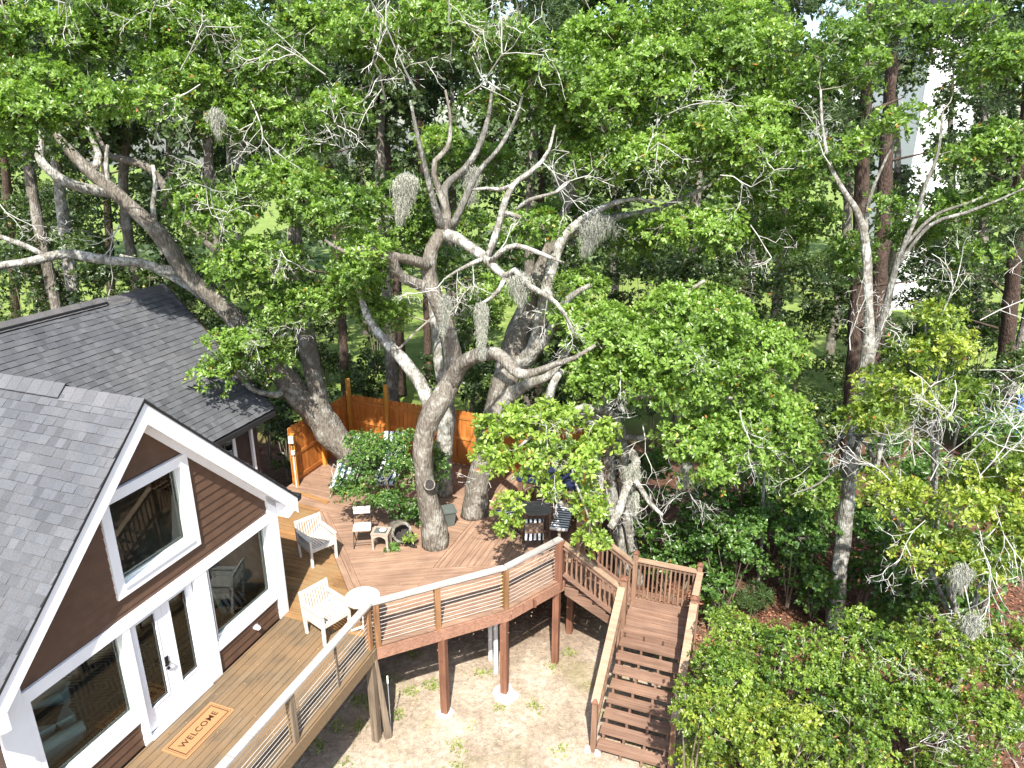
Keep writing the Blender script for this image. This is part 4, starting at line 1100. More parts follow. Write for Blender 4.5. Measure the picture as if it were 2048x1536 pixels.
def make_puffs(masses, pr, cover):
    cs, rs = [], []
    for m in masses:
        x, y, z, rx, ry, rz = m[:6]; cv = cover * (m[6] if len(m) > 6 else 1.0)
        n = max(3, int(cv * (rx * rz + .8 * ry * rz + .8 * rx * ry) / (pr * pr)))
        d = rand_unit(n); d[:, 2] = np.where((d[:, 2] < -.2) & (rng.random(n) < .6), -d[:, 2], d[:, 2])
        f = rng.uniform(.45, 1.0, (n, 1)) ** .6
        c = np.array([x, y, z]) + d * f * np.maximum(np.array([rx, ry, rz]) - pr * .5, .1)
        cs.append(c); rs.append(pr * rng.uniform(.65, 1.25, n))
    return np.concatenate(cs), np.concatenate(rs)

def leaf_arrays(pos, axis, k, L, W, col, tilt=(25, 88), odd=0.0):
    n = len(pos); M_ = n * k
    p = np.repeat(pos, k, 0); ax = np.repeat(axis, k, 0); c = np.repeat(col, k, 0)
    ref = np.where(np.abs(ax[:, 2:3]) > .9, np.array([[1., 0, 0]]), np.array([[0., 0, 1]]))
    u = unit(np.cross(ax, ref)); w = np.cross(ax, u)
    phi = (np.tile(np.arange(k), n) * 2.4 + np.repeat(rng.uniform(0, 6.28, n), k) + rng.normal(0, .25, M_))[:, None]
    th = np.radians(rng.uniform(tilt[0], tilt[1], M_))[:, None]
    d = ax * np.cos(th) + (u * np.cos(phi) + w * np.sin(phi)) * np.sin(th)
    nr = unit(ax - d * (ax * d).sum(1, keepdims=True) + rng.normal(0, .25, (M_, 3)))
    sd = unit(np.cross(d, nr)); nr = np.cross(sd, d)
    ln = (L * rng.uniform(.65, 1.2, M_))[:, None]; wd = (W * rng.uniform(.75, 1.2, M_))[:, None]
    v = np.empty((M_, 4, 3), np.float32)
    v[:, 0] = p + d * ln * .08
    v[:, 1] = p + d * ln * .62 + sd * wd * .5 + nr * wd * .16
    v[:, 2] = p + d * ln - nr * ln * .10
    v[:, 3] = p + d * ln * .62 - sd * wd * .5 + nr * wd * .16
    b = np.arange(M_)[:, None] * 4
    t = np.concatenate([b + np.array([0, 1, 2]), b + np.array([0, 2, 3])], 1).reshape(-1, 3)
    c = c * rng.uniform(.75, 1.25, (M_, 1))
    if odd:
        o = rng.random(M_) < odd; c[o] = np.where(rng.random((o.sum(), 1)) < .4, np.array([[.45, .17, .04]]), np.array([[.48, .42, .07]]))
    return v.reshape(-1, 3), t, np.repeat(np.clip(c, 0, 1), 2, 0)

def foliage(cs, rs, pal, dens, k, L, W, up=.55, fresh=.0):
    n_each = np.maximum(8, (dens * rs * rs / (L * W * k) * 10.0)).astype(int)
    idx = np.repeat(np.arange(len(cs)), n_each); n = len(idx)
    d = rand_unit(n); d[:, 2] = np.where((d[:, 2] < 0) & (rng.random(n) < .5), -d[:, 2], d[:, 2])
    f = rng.uniform(.30, 1.0, n) ** .5
    lump = 1 + .22 * np.sin(d[:, 0] * 5 + idx) * np.cos(d[:, 1] * 4 + idx * 1.7)
    pos = cs[idx] + d * (rs[idx] * f * lump)[:, None] * np.array([1, 1, .72])
    axis = unit(d + np.array([0, 0, up]) + rng.normal(0, .3, (n, 3)))
    dk, md, fr, po = PAL[pal]
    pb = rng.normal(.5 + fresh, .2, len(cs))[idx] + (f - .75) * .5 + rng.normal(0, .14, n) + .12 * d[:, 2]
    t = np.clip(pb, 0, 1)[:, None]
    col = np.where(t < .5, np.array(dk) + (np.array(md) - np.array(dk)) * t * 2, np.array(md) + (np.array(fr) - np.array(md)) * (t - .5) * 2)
    return pos, axis, col

def seg_arrays(p0, p1, r0, r1, n=3):
    p0 = np.asarray(p0, float); p1 = np.asarray(p1, float); r0 = np.asarray(r0, float)[:, None]; r1 = np.asarray(r1, float)[:, None]
    t = unit(p1 - p0); ref = np.where(np.abs(t[:, 2:3]) > .9, np.array([[1., 0, 0]]), np.array([[0., 0, 1]]))
    u = unit(np.cross(t, ref)); w = np.cross(t, u); m = len(p0)
    v = np.empty((m, 2 * n, 3), np.float32)
    for j in range(n):
        a = 2 * math.pi * j / n; o = u * math.cos(a) + w * math.sin(a)
        v[:, j] = p0 + o * r0; v[:, n + j] = p1 + o * r1
    b = np.arange(m)[:, None] * 2 * n; fs = []
    for j in range(n):
        q = (j + 1) % n
        fs.append(b + np.array([j, q, n + q])); fs.append(b + np.array([j, n + q, n + j]))
    return v.reshape(-1, 3), np.stack(fs, 1).reshape(-1, 3)

def ribbon_arrays(p0, p1, r0, r1):
    p0 = np.asarray(p0, float); p1 = np.asarray(p1, float); r0 = np.asarray(r0, float)[:, None]; r1 = np.asarray(r1, float)[:, None]
    s = unit(np.cross(p1 - p0, rand_unit(len(p0)))); m = len(p0)
    v = np.stack([p0 - s * r0, p0 + s * r0, p1 + s * r1, p1 - s * r1], 1).astype(np.float32)
    b = np.arange(m)[:, None] * 4
    return v.reshape(-1, 3), np.concatenate([b + np.array([0, 1, 2]), b + np.array([0, 2, 3])], 1).reshape(-1, 3)

def twig_mesh(name, S, mat):
    S = sorted(S, key=lambda q: -q[2]); n = sum(1 for q in S if q[2] >= .0075)
    vs, ts = [], []; off = 0
    for part_, fn in ((S[:n], seg_arrays), (S[n:], ribbon_arrays)):
        if not part_: continue
        v, t = fn([q[0] for q in part_], [q[1] for q in part_], [q[2] for q in part_], [q[3] for q in part_])
        vs.append(v); ts.append(t + off); off += len(v)
    return np_mesh(name, np.concatenate(vs), np.concatenate(ts), mat), sum(len(t) for t in ts)

def smooth_limb(pts, step=.16):
    P = np.array(pts, float); out = []
    Q = np.vstack([2 * P[0] - P[1], P, 2 * P[-1] - P[-2]])
    for i in range(1, len(Q) - 2):
        n = max(1, int(np.linalg.norm(Q[i + 1, :3] - Q[i, :3]) / step))
        for s in range(n):
            t = s / n
            q = .5 * (2 * Q[i] + (-Q[i - 1] + Q[i + 1]) * t + (2 * Q[i - 1] - 5 * Q[i] + 4 * Q[i + 1] - Q[i + 2]) * t * t + (-Q[i - 1] + 3 * Q[i] - 3 * Q[i + 1] + Q[i + 2]) * t ** 3)
            q[3] = max(q[3], .006); out.append(q)
    out.append(P[-1]); return np.array(out)

def tuft(p, d, L, r, lev, acc, rnd, spread=.75, droop=-.02):
    """a bare branching twig"""
    p = np.array(p, float); d = np.array(d, float) / np.linalg.norm(d); n = 3
    for k in range(n):
        nd = d + rnd.normal(0, .22, 3) + np.array([0, 0, droop]); nd /= np.linalg.norm(nd)
        q = p + nd * L / n; r1 = r * (1 - .22 * (k + 1) / n * 1.4)
        acc.append((p, q, r * (1 - .3 * k / n), max(r1, .0022)))
        if lev > 0:
            for _ in range(1 if k < n - 1 else 2):
                cd = nd + rnd.normal(0, spread, 3); cd /= np.linalg.norm(cd)
                tuft(q, cd, L * rnd.uniform(.5, .72), r * .6, lev - 1, acc, rnd, spread, droop)
        p, d = q, nd

def tree(name, label, limbs, masses, pal, bark='bark_oak', leaf=(.12, .055), k=7, pr=.55, cover=1.0, dens=1.0, cat='tree', group=None, tufts=(), twig='twig', fresh=0.0, up=.55, mat='leaf', twigs=8, limb_names=None, sides=12):
    base = Vector(limbs[0][0][:3])
    root = thing(name, label, cat, base, 0, group)
    sk = []
    bs = np.array(base)
    for i, lm in enumerate(limbs):
        q = smooth_limb([(*(np.array(p[:3]) - bs), p[3]) for p in lm]); sk.append(q)
        m_ = bark
        if isinstance(bark, (list, tuple)): m_ = bark[0] if i == 0 else bark[min(i, len(bark) - 1)]
        b = MB(); b.tube([tuple(x[:3]) for x in q], [float(x[3]) for x in q], max(6, sides if q[0][3] > .09 else 7), rough=.10 if q[0][3] > .12 else .14, seed=i + len(name))
        nm = 'trunk' if i == 0 else 'limb'
        b.build(nm, M[m_], root, smooth=True)
    skp = np.concatenate(sk)
    S = []; S2 = []
    cnt = 0
    if masses:
        ms = [(m[0] - base.x, m[1] - base.y, m[2] - base.z, *m[3:]) for m in masses]
        cs, rs = make_puffs(ms, pr, cover)
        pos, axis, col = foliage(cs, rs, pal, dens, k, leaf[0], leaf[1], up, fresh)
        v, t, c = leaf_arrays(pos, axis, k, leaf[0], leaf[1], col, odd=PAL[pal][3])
        o = link_mesh('crown', np_mesh('crown', v, t, M[mat], c), root, (0, 0, 0)); o['kind'] = 'stuff'
        cnt = len(t)
        # boughs from the nearest limb into every leaf clump, then twigs
        d0 = np.array([np.min(np.linalg.norm(skp[:, :3] - c_, axis=1)) for c_ in cs]); nodes = [skp[:, :3]]; nn = skp[:, :3]
        for j in np.argsort(d0):
            e = cs[j]
            a = nn[np.argmin(np.linalg.norm(nn - e, axis=1) + np.maximum(0, nn[:, 2] - e[2]) * .5)]; L_ = np.linalg.norm(e - a)
            nn = np.vstack([nn, e[None]])
            mid = (a + e) / 2 + rng.normal(0, .12, 3) * min(L_, 1.5) + np.array([0, 0, .10 * L_]); r0 = .008 + .008 * min(L_, 3)
            S += [(a, (a + mid) / 2 + rng.normal(0, .05, 3), r0, r0 * .85), ]
            S += [(S[-1][1], mid, r0 * .85, r0 * .7), (mid, e, r0 * .7, r0 * .4)]
            for _ in range(twigs):
                q = e + unit(rng.normal(size=(1, 3)))[0] * rs[j] * rng.uniform(.5, .95) * np.array([1, 1, .7])
                S.append((mid + (e - mid) * rng.random(), q, .006, .0025))
    rnd = np.random.default_rng(len(label) + len(limbs))
    for tf in tufts:
        p = np.array(tf[0][:3]) - bs
        tuft(p, tf[1], tf[2], tf[3] if len(tf) > 3 else .018, min(3, tf[4] if len(tf) > 4 else 3), S2, rnd)
    for nm, lst, mt in (('twigs', S, 'bough'), ('bare_twigs', S2, twig)):
        if lst:
            me, n_ = twig_mesh(nm, lst, M[mt]); cnt += n_
            o = link_mesh(nm, me, root, (0, 0, 0)); o['kind'] = 'stuff'
    return root, cnt

TOTAL = 0
def T(*a, **k):
    global TOTAL
    r, n = tree(*a, **k); TOTAL += n; return r

# central oak through the deck
A = [
 [(-1.74,14.42,2.05,0.302), (-1.79,14.42,2.75,0.272), (-1.91,14.40,3.52,0.227), (-1.95,14.40,4.25,0.209), (-1.89,14.50,4.90,0.215), (-1.69,14.60,5.33,0.257), (-1.47,14.70,5.66,0.236), (-1.27,14.80,6.06,0.203), (-1.27,14.80,6.64,0.183), (-1.42,14.70,7.33,0.172), (-1.59,14.60,7.88,0.169), (-1.69,14.60,8.39,0.150), (-1.60,14.60,8.84,0.132), (-1.35,14.70,9.20,0.125), (-1.30,14.70,9.52,0.088), (-1.40,14.70,9.84,0.071), (-1.52,14.70,10.24,0.064), (-1.49,14.70,10.50,0.054), (-1.25,14.80,10.74,0.045), (-1.19,14.90,11.25,0.032), (-1.28,15.00,11.79,0.022)],
 [(-1.34,14.70,9.16,0.115), (-1.44,14.60,9.39,0.081), (-1.56,14.40,9.94,0.063), (-1.64,14.30,10.36,0.054), (-1.75,14.20,10.98,0.038), (-1.86,14.20,11.58,0.022)],
 [(-1.30,14.70,9.37,0.106), (-1.33,14.90,9.98,0.082), (-0.95,15.00,10.32,0.074), (-0.68,15.10,10.69,0.061), (-0.48,15.20,11.25,0.044), (-0.38,15.40,11.90,0.028)],
 [(-1.26,14.70,9.20,0.106), (-1.12,14.60,9.38,0.077), (-0.92,14.60,9.78,0.068), (-0.66,14.60,10.29,0.056), (-0.27,14.70,10.70,0.043), (0.06,14.90,11.25,0.032), (0.21,15.00,11.70,0.020)],
 [(-1.35,14.70,9.10,0.140), (-1.11,14.50,9.05,0.122), (-0.86,14.30,8.92,0.108), (-0.50,14.00,8.72,0.095), (-0.38,13.90,8.61,0.079), (-0.12,13.70,8.44,0.070), (0.05,13.60,8.57,0.062), (0.33,13.40,8.31,0.058), (0.66,13.30,8.14,0.050), (0.95,13.20,7.88,0.034), (1.20,13.10,7.38,0.019)],
 [(-0.48,14.00,8.72,0.079), (-0.38,14.00,8.98,0.071), (-0.25,14.10,9.38,0.063), (-0.12,14.20,9.81,0.062), (0.05,14.30,10.11,0.055), (0.34,14.40,10.30,0.051), (0.57,14.50,10.49,0.043), (0.71,14.60,10.70,0.032), (0.83,14.80,11.15,0.020)],
 [(-0.41,13.90,8.67,0.059), (-0.23,13.80,8.88,0.055), (0.08,13.70,9.02,0.046), (0.47,13.60,8.91,0.042), (0.71,13.50,8.83,0.034), (0.97,13.50,8.73,0.019)],
 [(0.00,14.30,10.06,0.043), (-0.23,14.20,10.00,0.039), (-0.49,14.10,10.03,0.031), (-0.74,14.00,10.01,0.023)],
 [(-0.18,14.20,9.59,0.047), (0.05,14.10,9.53,0.043), (0.51,14.00,9.40,0.031), (0.72,14.00,9.45,0.016)],
 [(0.08,14.10,9.63,0.035), (0.33,14.00,9.83,0.039), (0.83,13.90,9.98,0.026), (1.08,13.90,10.19,0.015)],
 [(-0.52,14.00,8.73,0.047), (-0.78,13.80,8.66,0.039), (-1.03,13.70,8.55,0.027), (-1.30,13.60,8.39,0.016)],
 [(-0.10,13.70,8.46,0.047), (-0.24,13.60,8.21,0.043), (-0.40,13.60,8.04,0.035), (-0.55,13.50,7.97,0.027)],
 [(-1.75,14.60,8.03,0.142), (-1.97,14.40,8.17,0.115), (-2.15,14.20,8.31,0.105), (-2.27,14.00,8.55,0.103), (-2.27,13.90,8.77,0.094), (-2.50,13.80,8.92,0.078), (-2.81,13.70,8.96,0.065), (-3.12,13.60,8.91,0.046), (-3.50,13.70,9.12,0.027)],
 [(-1.67,14.60,8.47,0.124), (-1.86,14.30,8.61,0.105), (-2.13,14.10,8.72,0.100), (-2.26,13.90,8.79,0.086)],
 [(-1.32,14.80,5.91,0.213), (-1.10,14.60,6.36,0.174), (-0.83,14.40,6.59,0.153), (-0.57,14.20,6.76,0.147), (-0.34,14.00,6.82,0.132), (-0.07,13.70,6.68,0.122), (0.16,13.50,6.54,0.105), (0.48,13.30,6.66,0.079), (0.82,13.20,6.84,0.063), (1.20,13.20,6.97,0.047), (1.59,13.30,7.19,0.027)],
 [(-1.75,14.60,5.33,0.160), (-1.87,14.80,5.56,0.152), (-2.05,15.00,5.90,0.143), (-2.45,15.30,6.31,0.127), (-2.80,15.50,6.62,0.114), (-3.18,15.80,7.01,0.092), (-3.39,16.00,7.46,0.065), (-3.59,16.20,7.98,0.037)],
]
Amass = [(-3.43,15.90,7.76,0.44,0.50,0.46), (-1.51,17.50,14.83,1.89,1.80,1.08,0.40), (-2.63,17.50,9.51,0.70,0.80,0.73), (-0.74,17.50,10.29,0.81,0.80,0.60), (-2.38,18.00,8.62,0.74,0.70,0.63), (-0.82,18.00,6.48,0.51,0.60,0.66), (-1.45,16.20,12.97,1.11,1.30,0.73), (-0.14,16.00,12.49,1.01,1.20,0.73), (-2.66,16.00,12.49,1.21,1.30,0.83), (-3.36,15.60,11.35,0.71,0.90,0.57), (0.76,15.60,11.81,0.90,1.10,0.72), (-0.44,15.80,11.49,0.61,0.70,0.37),  # the highest mass, out of view, is added to shade the wood behind
 (-3.95,16.50,13.00,1.03,1.20,0.64), (0.59,14.20,9.24,0.33,0.35,0.26), (-3.06,14.00,9.55,0.76,0.80,0.49), (-2.78,13.80,8.92,0.47,0.50,0.33), (-1.49,15.80,10.67,0.62,0.60,0.43), (-0.90,15.80,9.14,0.36,0.40,0.38), (-0.15,15.50,7.68,0.43,0.40,0.45), (0.28,15.60,8.95,0.43,0.50,0.66)]
At = [((-0.23,15.30,11.80), (-.8, -.2, .5), 1.3, .022, 4), ((-1.78,14.40,11.76), (-.6, -.3, .7), 1.2, .02, 4), ((-2.44,15.00,11.61), (-.2, -.5, .3), 1.3, .02, 4), ((-0.90,15.00,11.70), (.5, -.3, .5), 1.2, .02, 4), ((-1.29,13.60,8.39), (-.5, -.2, -.4), .55, .014, 3), ((-1.03,13.70,8.55), (-.3, -.3, -.6), .5, .012, 3), ((-0.75,13.80,8.64), (-.1, -.3, -.8), .5, .012, 3),
 ((0.95,13.20,7.88), (.2, -.1, -.8), .55, .012, 3), ((0.66,13.30,8.14), (-.1, -.2, -.9), .5, .012, 3), ((0.80,13.90,9.98), (.6, 0, .4), .8, .013, 4), ((0.57,14.50,10.49), (.8, -.2, -.5), .9, .015, 4), ((0.16,15.50,12.89), (.3, -.4, .6), 1.0, .018, 4), ((-3.21,15.00,10.41), (-.2, -.4, .6), 1.0, .018, 4), ((-0.23,13.80,8.92), (.3, -.1, .8), .55, .012, 3), ((-1.20,15.40,12.35), (.1, -.4, .8), 1.1, .018, 4), ((-3.80,16.00,12.12), (-.3, -.4, .5), 1.1, .018, 4)]
T('oak_tree', 'large oak with twisting lichen covered limbs rising through the middle of the deck', A, Amass, 'oak', ['bark_oak'] + ['bark_grey'] * 3 + ['bark_pale'] * 8 + ['bark_oak'] * 3 + ['bark_pale'], tufts=At, cover=1.6, pr=.5, fresh=.1)
for o in list(C.objects):
    if o.name == 'oak_tree': oakA = o
ob = oakA.location
part('branch_scar', M['bark_oak'], oakA, lambda b: b.tube([Vector((-1.83,14.30,3.72)) - ob, Vector((-1.79,14.08,3.82)) - ob], [.15, .125], 14))
part('branch_scar', M['dark_wood'], oakA, lambda b: b.tube([Vector((-1.79,14.09,3.82)) - ob, Vector((-1.79,14.07,3.83)) - ob], .105, 14))
# stout oak behind it
Bl = [
 [(-0.94,15.78,2.05,0.319), (-0.82,15.85,3.00,0.277), (-0.63,15.95,3.89,0.265), (-0.41,16.10,4.60,0.291), (-0.19,16.30,5.29,0.326), (-0.02,16.50,5.86,0.335), (0.14,16.70,6.42,0.300), (0.34,16.90,6.98,0.227), (0.57,17.10,7.69,0.181), (0.84,17.20,8.29,0.153), (1.04,17.30,8.83,0.125), (1.30,17.30,9.41,0.097), (1.68,17.30,10.08,0.070), (2.11,17.30,10.73,0.043), (2.44,17.40,11.37,0.026)],
 [(0.07,16.50,5.69,0.234), (0.44,16.20,6.15,0.179), (0.64,16.10,6.79,0.166), (0.77,16.20,7.52,0.154), (0.92,16.40,8.17,0.135), (1.17,16.40,8.79,0.114), (1.67,16.30,9.27,0.084), (2.25,16.20,9.57,0.060), (2.77,16.10,9.65,0.041), (3.19,16.00,9.51,0.023)],
 [(0.49,16.20,6.16,0.149), (0.84,15.90,6.72,0.116), (1.06,15.60,7.32,0.094), (1.31,15.40,7.70,0.069), (1.67,15.30,7.94,0.041)],
 [(1.09,16.60,8.70,0.096), (2.01,16.80,9.12,0.073), (3.17,17.00,9.32,0.058), (4.30,17.10,9.76,0.043), (5.19,17.20,10.30,0.024)],
 [(-0.17,16.20,4.97,0.203), (0.32,15.80,5.50,0.128), (0.86,15.50,5.84,0.096), (1.28,15.40,6.57,0.066)],
]
Bm = [(2.52,18.50,15.14,2.00,2.00,1.26,0.40), (5.33,18.50,14.84,1.79,1.80,1.15,0.40), (1.30,18.00,8.98,0.98,0.90,0.63), (2.71,17.50,8.57,1.08,0.90,0.49), (6.41,17.50,8.57,0.84,0.90,0.62), (7.10,17.00,9.10,0.46,0.70,0.59), (1.67,16.40,10.96,1.39,1.50,1.10), (3.30,16.80,11.77,1.72,1.70,1.22), (2.93,16.00,10.26,1.38,1.20,0.87), (4.56,16.20,10.45,1.60,1.60,1.32), (5.90,16.40,9.60,0.88,1.00,0.79), (5.17,17.00,11.98,1.52,1.60,1.23), (2.28,17.50,12.62,1.54,1.40,1.02), (4.23,18.00,13.17,1.68,1.50,0.93), (4.05,15.80,8.92,1.19,0.90,0.55), (5.81,16.60,10.95,0.87,1.00,0.89), (1.45,16.40,7.59,0.69,0.50,0.35)]  # two topmost masses are unseen additions that darken the wood behind
Bt = [((2.19,15.30,10.39), (.6, -.4, .2), .9, .016, 4), ((3.09,15.60,11.34), (.4, -.5, .3), .9, .016, 4), ((4.12,14.90,10.22), (.5, -.4, 0), .8, .014, 4), ((4.82,14.90,9.25), (.3, -.4, -.4), .8, .014, 4), ((2.86,16.00,9.64), (.7, -.1, .2), .7, .013, 4), ((1.93,16.20,9.30), (.2, -.2, -.7), .6, .012, 3)]
T('oak_tree', 'stout leaning oak whose wide trunk passes through the deck behind the twisting oak', Bl, Bm, 'oak', ['bark_oak', 'bark_pale'], tufts=Bt, fresh=.2, cover=1.6, pr=.55)
T('oak_tree', 'slim pale barked oak trunk between the two stout deck oaks', [[(-1.81,16.90,2.06,0.261), (-1.77,16.95,2.90,0.232), (-1.71,17.00,3.72,0.230), (-1.65,17.00,4.34,0.214), (-1.73,17.10,4.97,0.150), (-1.82,17.10,5.69,0.124), (-1.87,17.20,6.24,0.098), (-2.00,17.40,7.14,0.061), (-2.12,17.60,7.84,0.037)]], [(-3.00,19.00,6.50,0.80,0.60,0.41), (-1.76,19.00,7.58,0.66,0.60,0.54)], 'oak', 'bark_pale', dens=.8)

# leaning oak at the left fence
D = [
 [(-3.99,18.20,1.91,0.313), (-4.16,18.10,2.34,0.365), (-4.54,18.00,2.92,0.379), (-4.93,18.00,3.43,0.403), (-5.13,18.00,3.87,0.346), (-5.18,18.00,4.44,0.270), (-5.21,18.00,5.07,0.240), (-5.31,18.10,5.79,0.230), (-5.42,18.20,6.43,0.202), (-5.53,18.30,7.19,0.148), (-5.58,18.40,8.20,0.112), (-5.41,18.50,9.18,0.076), (-5.22,18.60,10.13,0.051), (-5.29,18.80,11.17,0.029)],
 [(-4.97,18.00,3.46,0.355), (-5.35,17.90,4.12,0.350), (-5.67,17.80,4.58,0.335), (-5.91,17.70,5.13,0.299), (-6.21,17.60,5.64,0.254), (-6.71,17.50,6.42,0.229), (-7.22,17.30,7.16,0.214), (-7.74,17.10,7.84,0.199), (-8.02,17.00,8.54,0.186), (-8.40,16.90,9.12,0.174), (-8.83,16.80,9.63,0.162), (-9.20,16.70,10.04,0.142), (-9.55,16.60,10.50,0.114), (-9.89,16.60,10.96,0.078), (-10.36,16.60,11.27,0.043)],
 [(-8.92,16.80,9.71,0.117), (-9.56,16.40,9.91,0.114), (-9.91,16.20,10.24,0.099), (-10.09,16.20,10.54,0.085), (-9.98,16.30,10.97,0.060), (-10.09,16.40,11.47,0.034)],
 [(-7.86,17.10,7.93,0.114), (-8.24,16.90,7.97,0.112), (-8.63,16.80,8.15,0.107), (-9.09,16.60,8.23,0.110), (-9.59,16.50,8.32,0.109), (-10.06,16.40,8.43,0.099), (-10.64,16.00,8.32,0.093), (-11.11,15.70,8.28,0.087), (-11.82,15.30,8.22,0.059)],
 [(-10.36,16.20,8.39,0.062), (-10.74,16.10,8.65,0.066), (-11.18,16.00,8.86,0.052), (-11.69,15.90,9.14,0.030)],
 [(-7.21,17.50,6.89,0.128), (-7.82,17.90,7.18,0.120), (-8.48,18.10,7.52,0.101), (-9.23,18.20,7.88,0.080), (-9.82,18.20,8.08,0.050)],
 [(-5.46,18.20,6.56,0.196), (-6.20,18.60,7.06,0.188), (-6.98,18.90,7.66,0.188), (-7.79,19.00,8.26,0.177), (-8.36,19.10,8.80,0.145), (-8.79,19.20,9.48,0.113), (-9.20,19.20,10.12,0.102), (-9.73,19.20,10.32,0.091), (-10.26,19.30,10.49,0.061), (-10.52,19.40,11.06,0.035)],
 [(-8.22,17.00,8.97,0.065), (-8.21,17.00,9.45,0.059), (-8.07,17.00,9.89,0.054), (-8.07,17.00,10.32,0.036)], [(-9.03,16.80,9.88,0.054), (-9.01,16.80,10.33,0.053), (-8.90,16.80,10.75,0.035)], [(-9.22,16.70,10.23,0.080), (-9.20,16.90,10.54,0.071), (-9.34,17.00,10.91,0.053), (-9.42,17.00,11.27,0.035)],
 [(-5.89,17.80,4.76,0.136), (-6.00,17.40,4.66,0.092), (-6.27,17.10,4.83,0.070), (-6.49,16.90,5.03,0.064), (-6.64,16.70,5.42,0.058), (-6.81,16.50,5.70,0.048), (-7.11,16.40,5.82,0.024)],
 [(-7.15,19.50,10.08,0.072), (-6.88,19.50,10.70,0.066), (-6.62,19.50,11.30,0.051)], [(-7.31,19.50,10.02,0.062), (-7.26,19.50,10.70,0.046), (-7.23,19.50,11.41,0.030)],
 [(-5.48,18.20,6.30,0.124), (-5.74,17.60,7.09,0.099), (-5.93,17.00,7.95,0.075), (-6.17,16.60,8.71,0.054), (-6.54,16.30,9.30,0.035)],
]
Dm = [(-6.48,16.20,9.42,1.09,1.00,0.79), (-5.72,16.40,8.06,1.25,1.10,0.94), (-4.31,16.60,9.15,1.24,1.20,1.16), (-5.20,16.60,7.08,1.17,0.90,0.72), (-3.99,17.00,7.23,0.96,0.80,0.74), (-6.44,16.20,6.35,0.93,0.70,0.60), (-6.95,16.10,5.77,0.65,0.50,0.46), (-5.62,16.40,5.92,0.52,0.50,0.49), (-5.26,17.00,9.89,1.02,0.80,0.58), (-3.49,16.60,8.02,0.81,0.70,0.83), (-3.22,17.20,6.69,0.49,0.50,0.50),
 (-10.86,18.50,12.82,1.51,1.60,1.08), (-8.95,19.00,13.19,1.66,1.50,1.10), (-6.96,19.00,12.97,1.55,1.50,1.11), (-5.45,18.50,12.28,1.06,1.20,0.97), (-8.94,14.60,11.21,1.04,0.90,0.51), (-7.43,14.90,11.48,1.06,0.90,0.45), (-9.31,14.40,11.47,0.74,0.80,0.48), (-9.94,18.50,15.05,2.22,2.00,1.26,0.40), (-7.11,19.00,15.26,2.28,2.00,1.29,0.40), (-4.72,18.50,14.95,1.34,1.60,1.15,0.40), (-7.51,18.00,12.04,1.15,1.00,0.71), (-6.12,18.00,11.17,1.05,1.00,0.72), (-10.23,17.50,11.91,1.23,1.00,0.69), (-4.87,18.00,10.84,0.82,0.80,0.73), (-10.96,16.80,10.65,0.66,0.70,0.57)]  # three topmost masses sit above the view, added to cast shade on the background
Dt = [((-6.09,15.60,9.84), (.2, -.5, .1), 1.0, .016, 4), ((-6.56,15.60,9.48), (.5, -.4, .2), .9, .014, 4), ((-3.66,15.60,8.85), (.4, -.4, .1), .9, .014, 4), ((-7.15,17.00,12.28), (.4, -.4, .4), 1.2, .02, 4), ((-6.77,17.00,11.99), (-.3, -.4, -.3), 1.2, .02, 4), ((-8.12,18.00,13.18), (.2, -.3, .6), 1.2, .02, 4), ((-5.89,17.50,11.70), (.2, -.4, -.6), 1.1, .018, 4), ((-11.04,18.00,13.18), (-.3, -.3, .6), 1.2, .02, 4), ((-10.14,18.00,13.18), (.3, -.3, .4), 1.2, .02, 4), ((-4.97,15.60,8.64), (.2, -.5, -.1), .7, .012, 3), ((-5.52,15.60,6.64), (.1, -.4, .2), .6, .011, 3), ((-8.78,16.50,9.06), (-.5, -.2, -.7), .9, .02, 2), ((-10.33,15.00,9.64), (.8, -.2, -.3), .8, .013, 3), ((-4.96,16.50,6.87), (.2, -.4, -.2), .8, .012, 3)]
T('oak_tree', 'leaning oak beside the left fence with long limbs over the grey roofs', D, Dm, 'oak', ['bark_oak', 'bark_oak', 'bark_pale', 'bark_pale', 'bark_pale', 'bark_pale', 'bark_oak', 'bark_pale'], tufts=Dt, cover=1.6, pr=.5, fresh=.13)

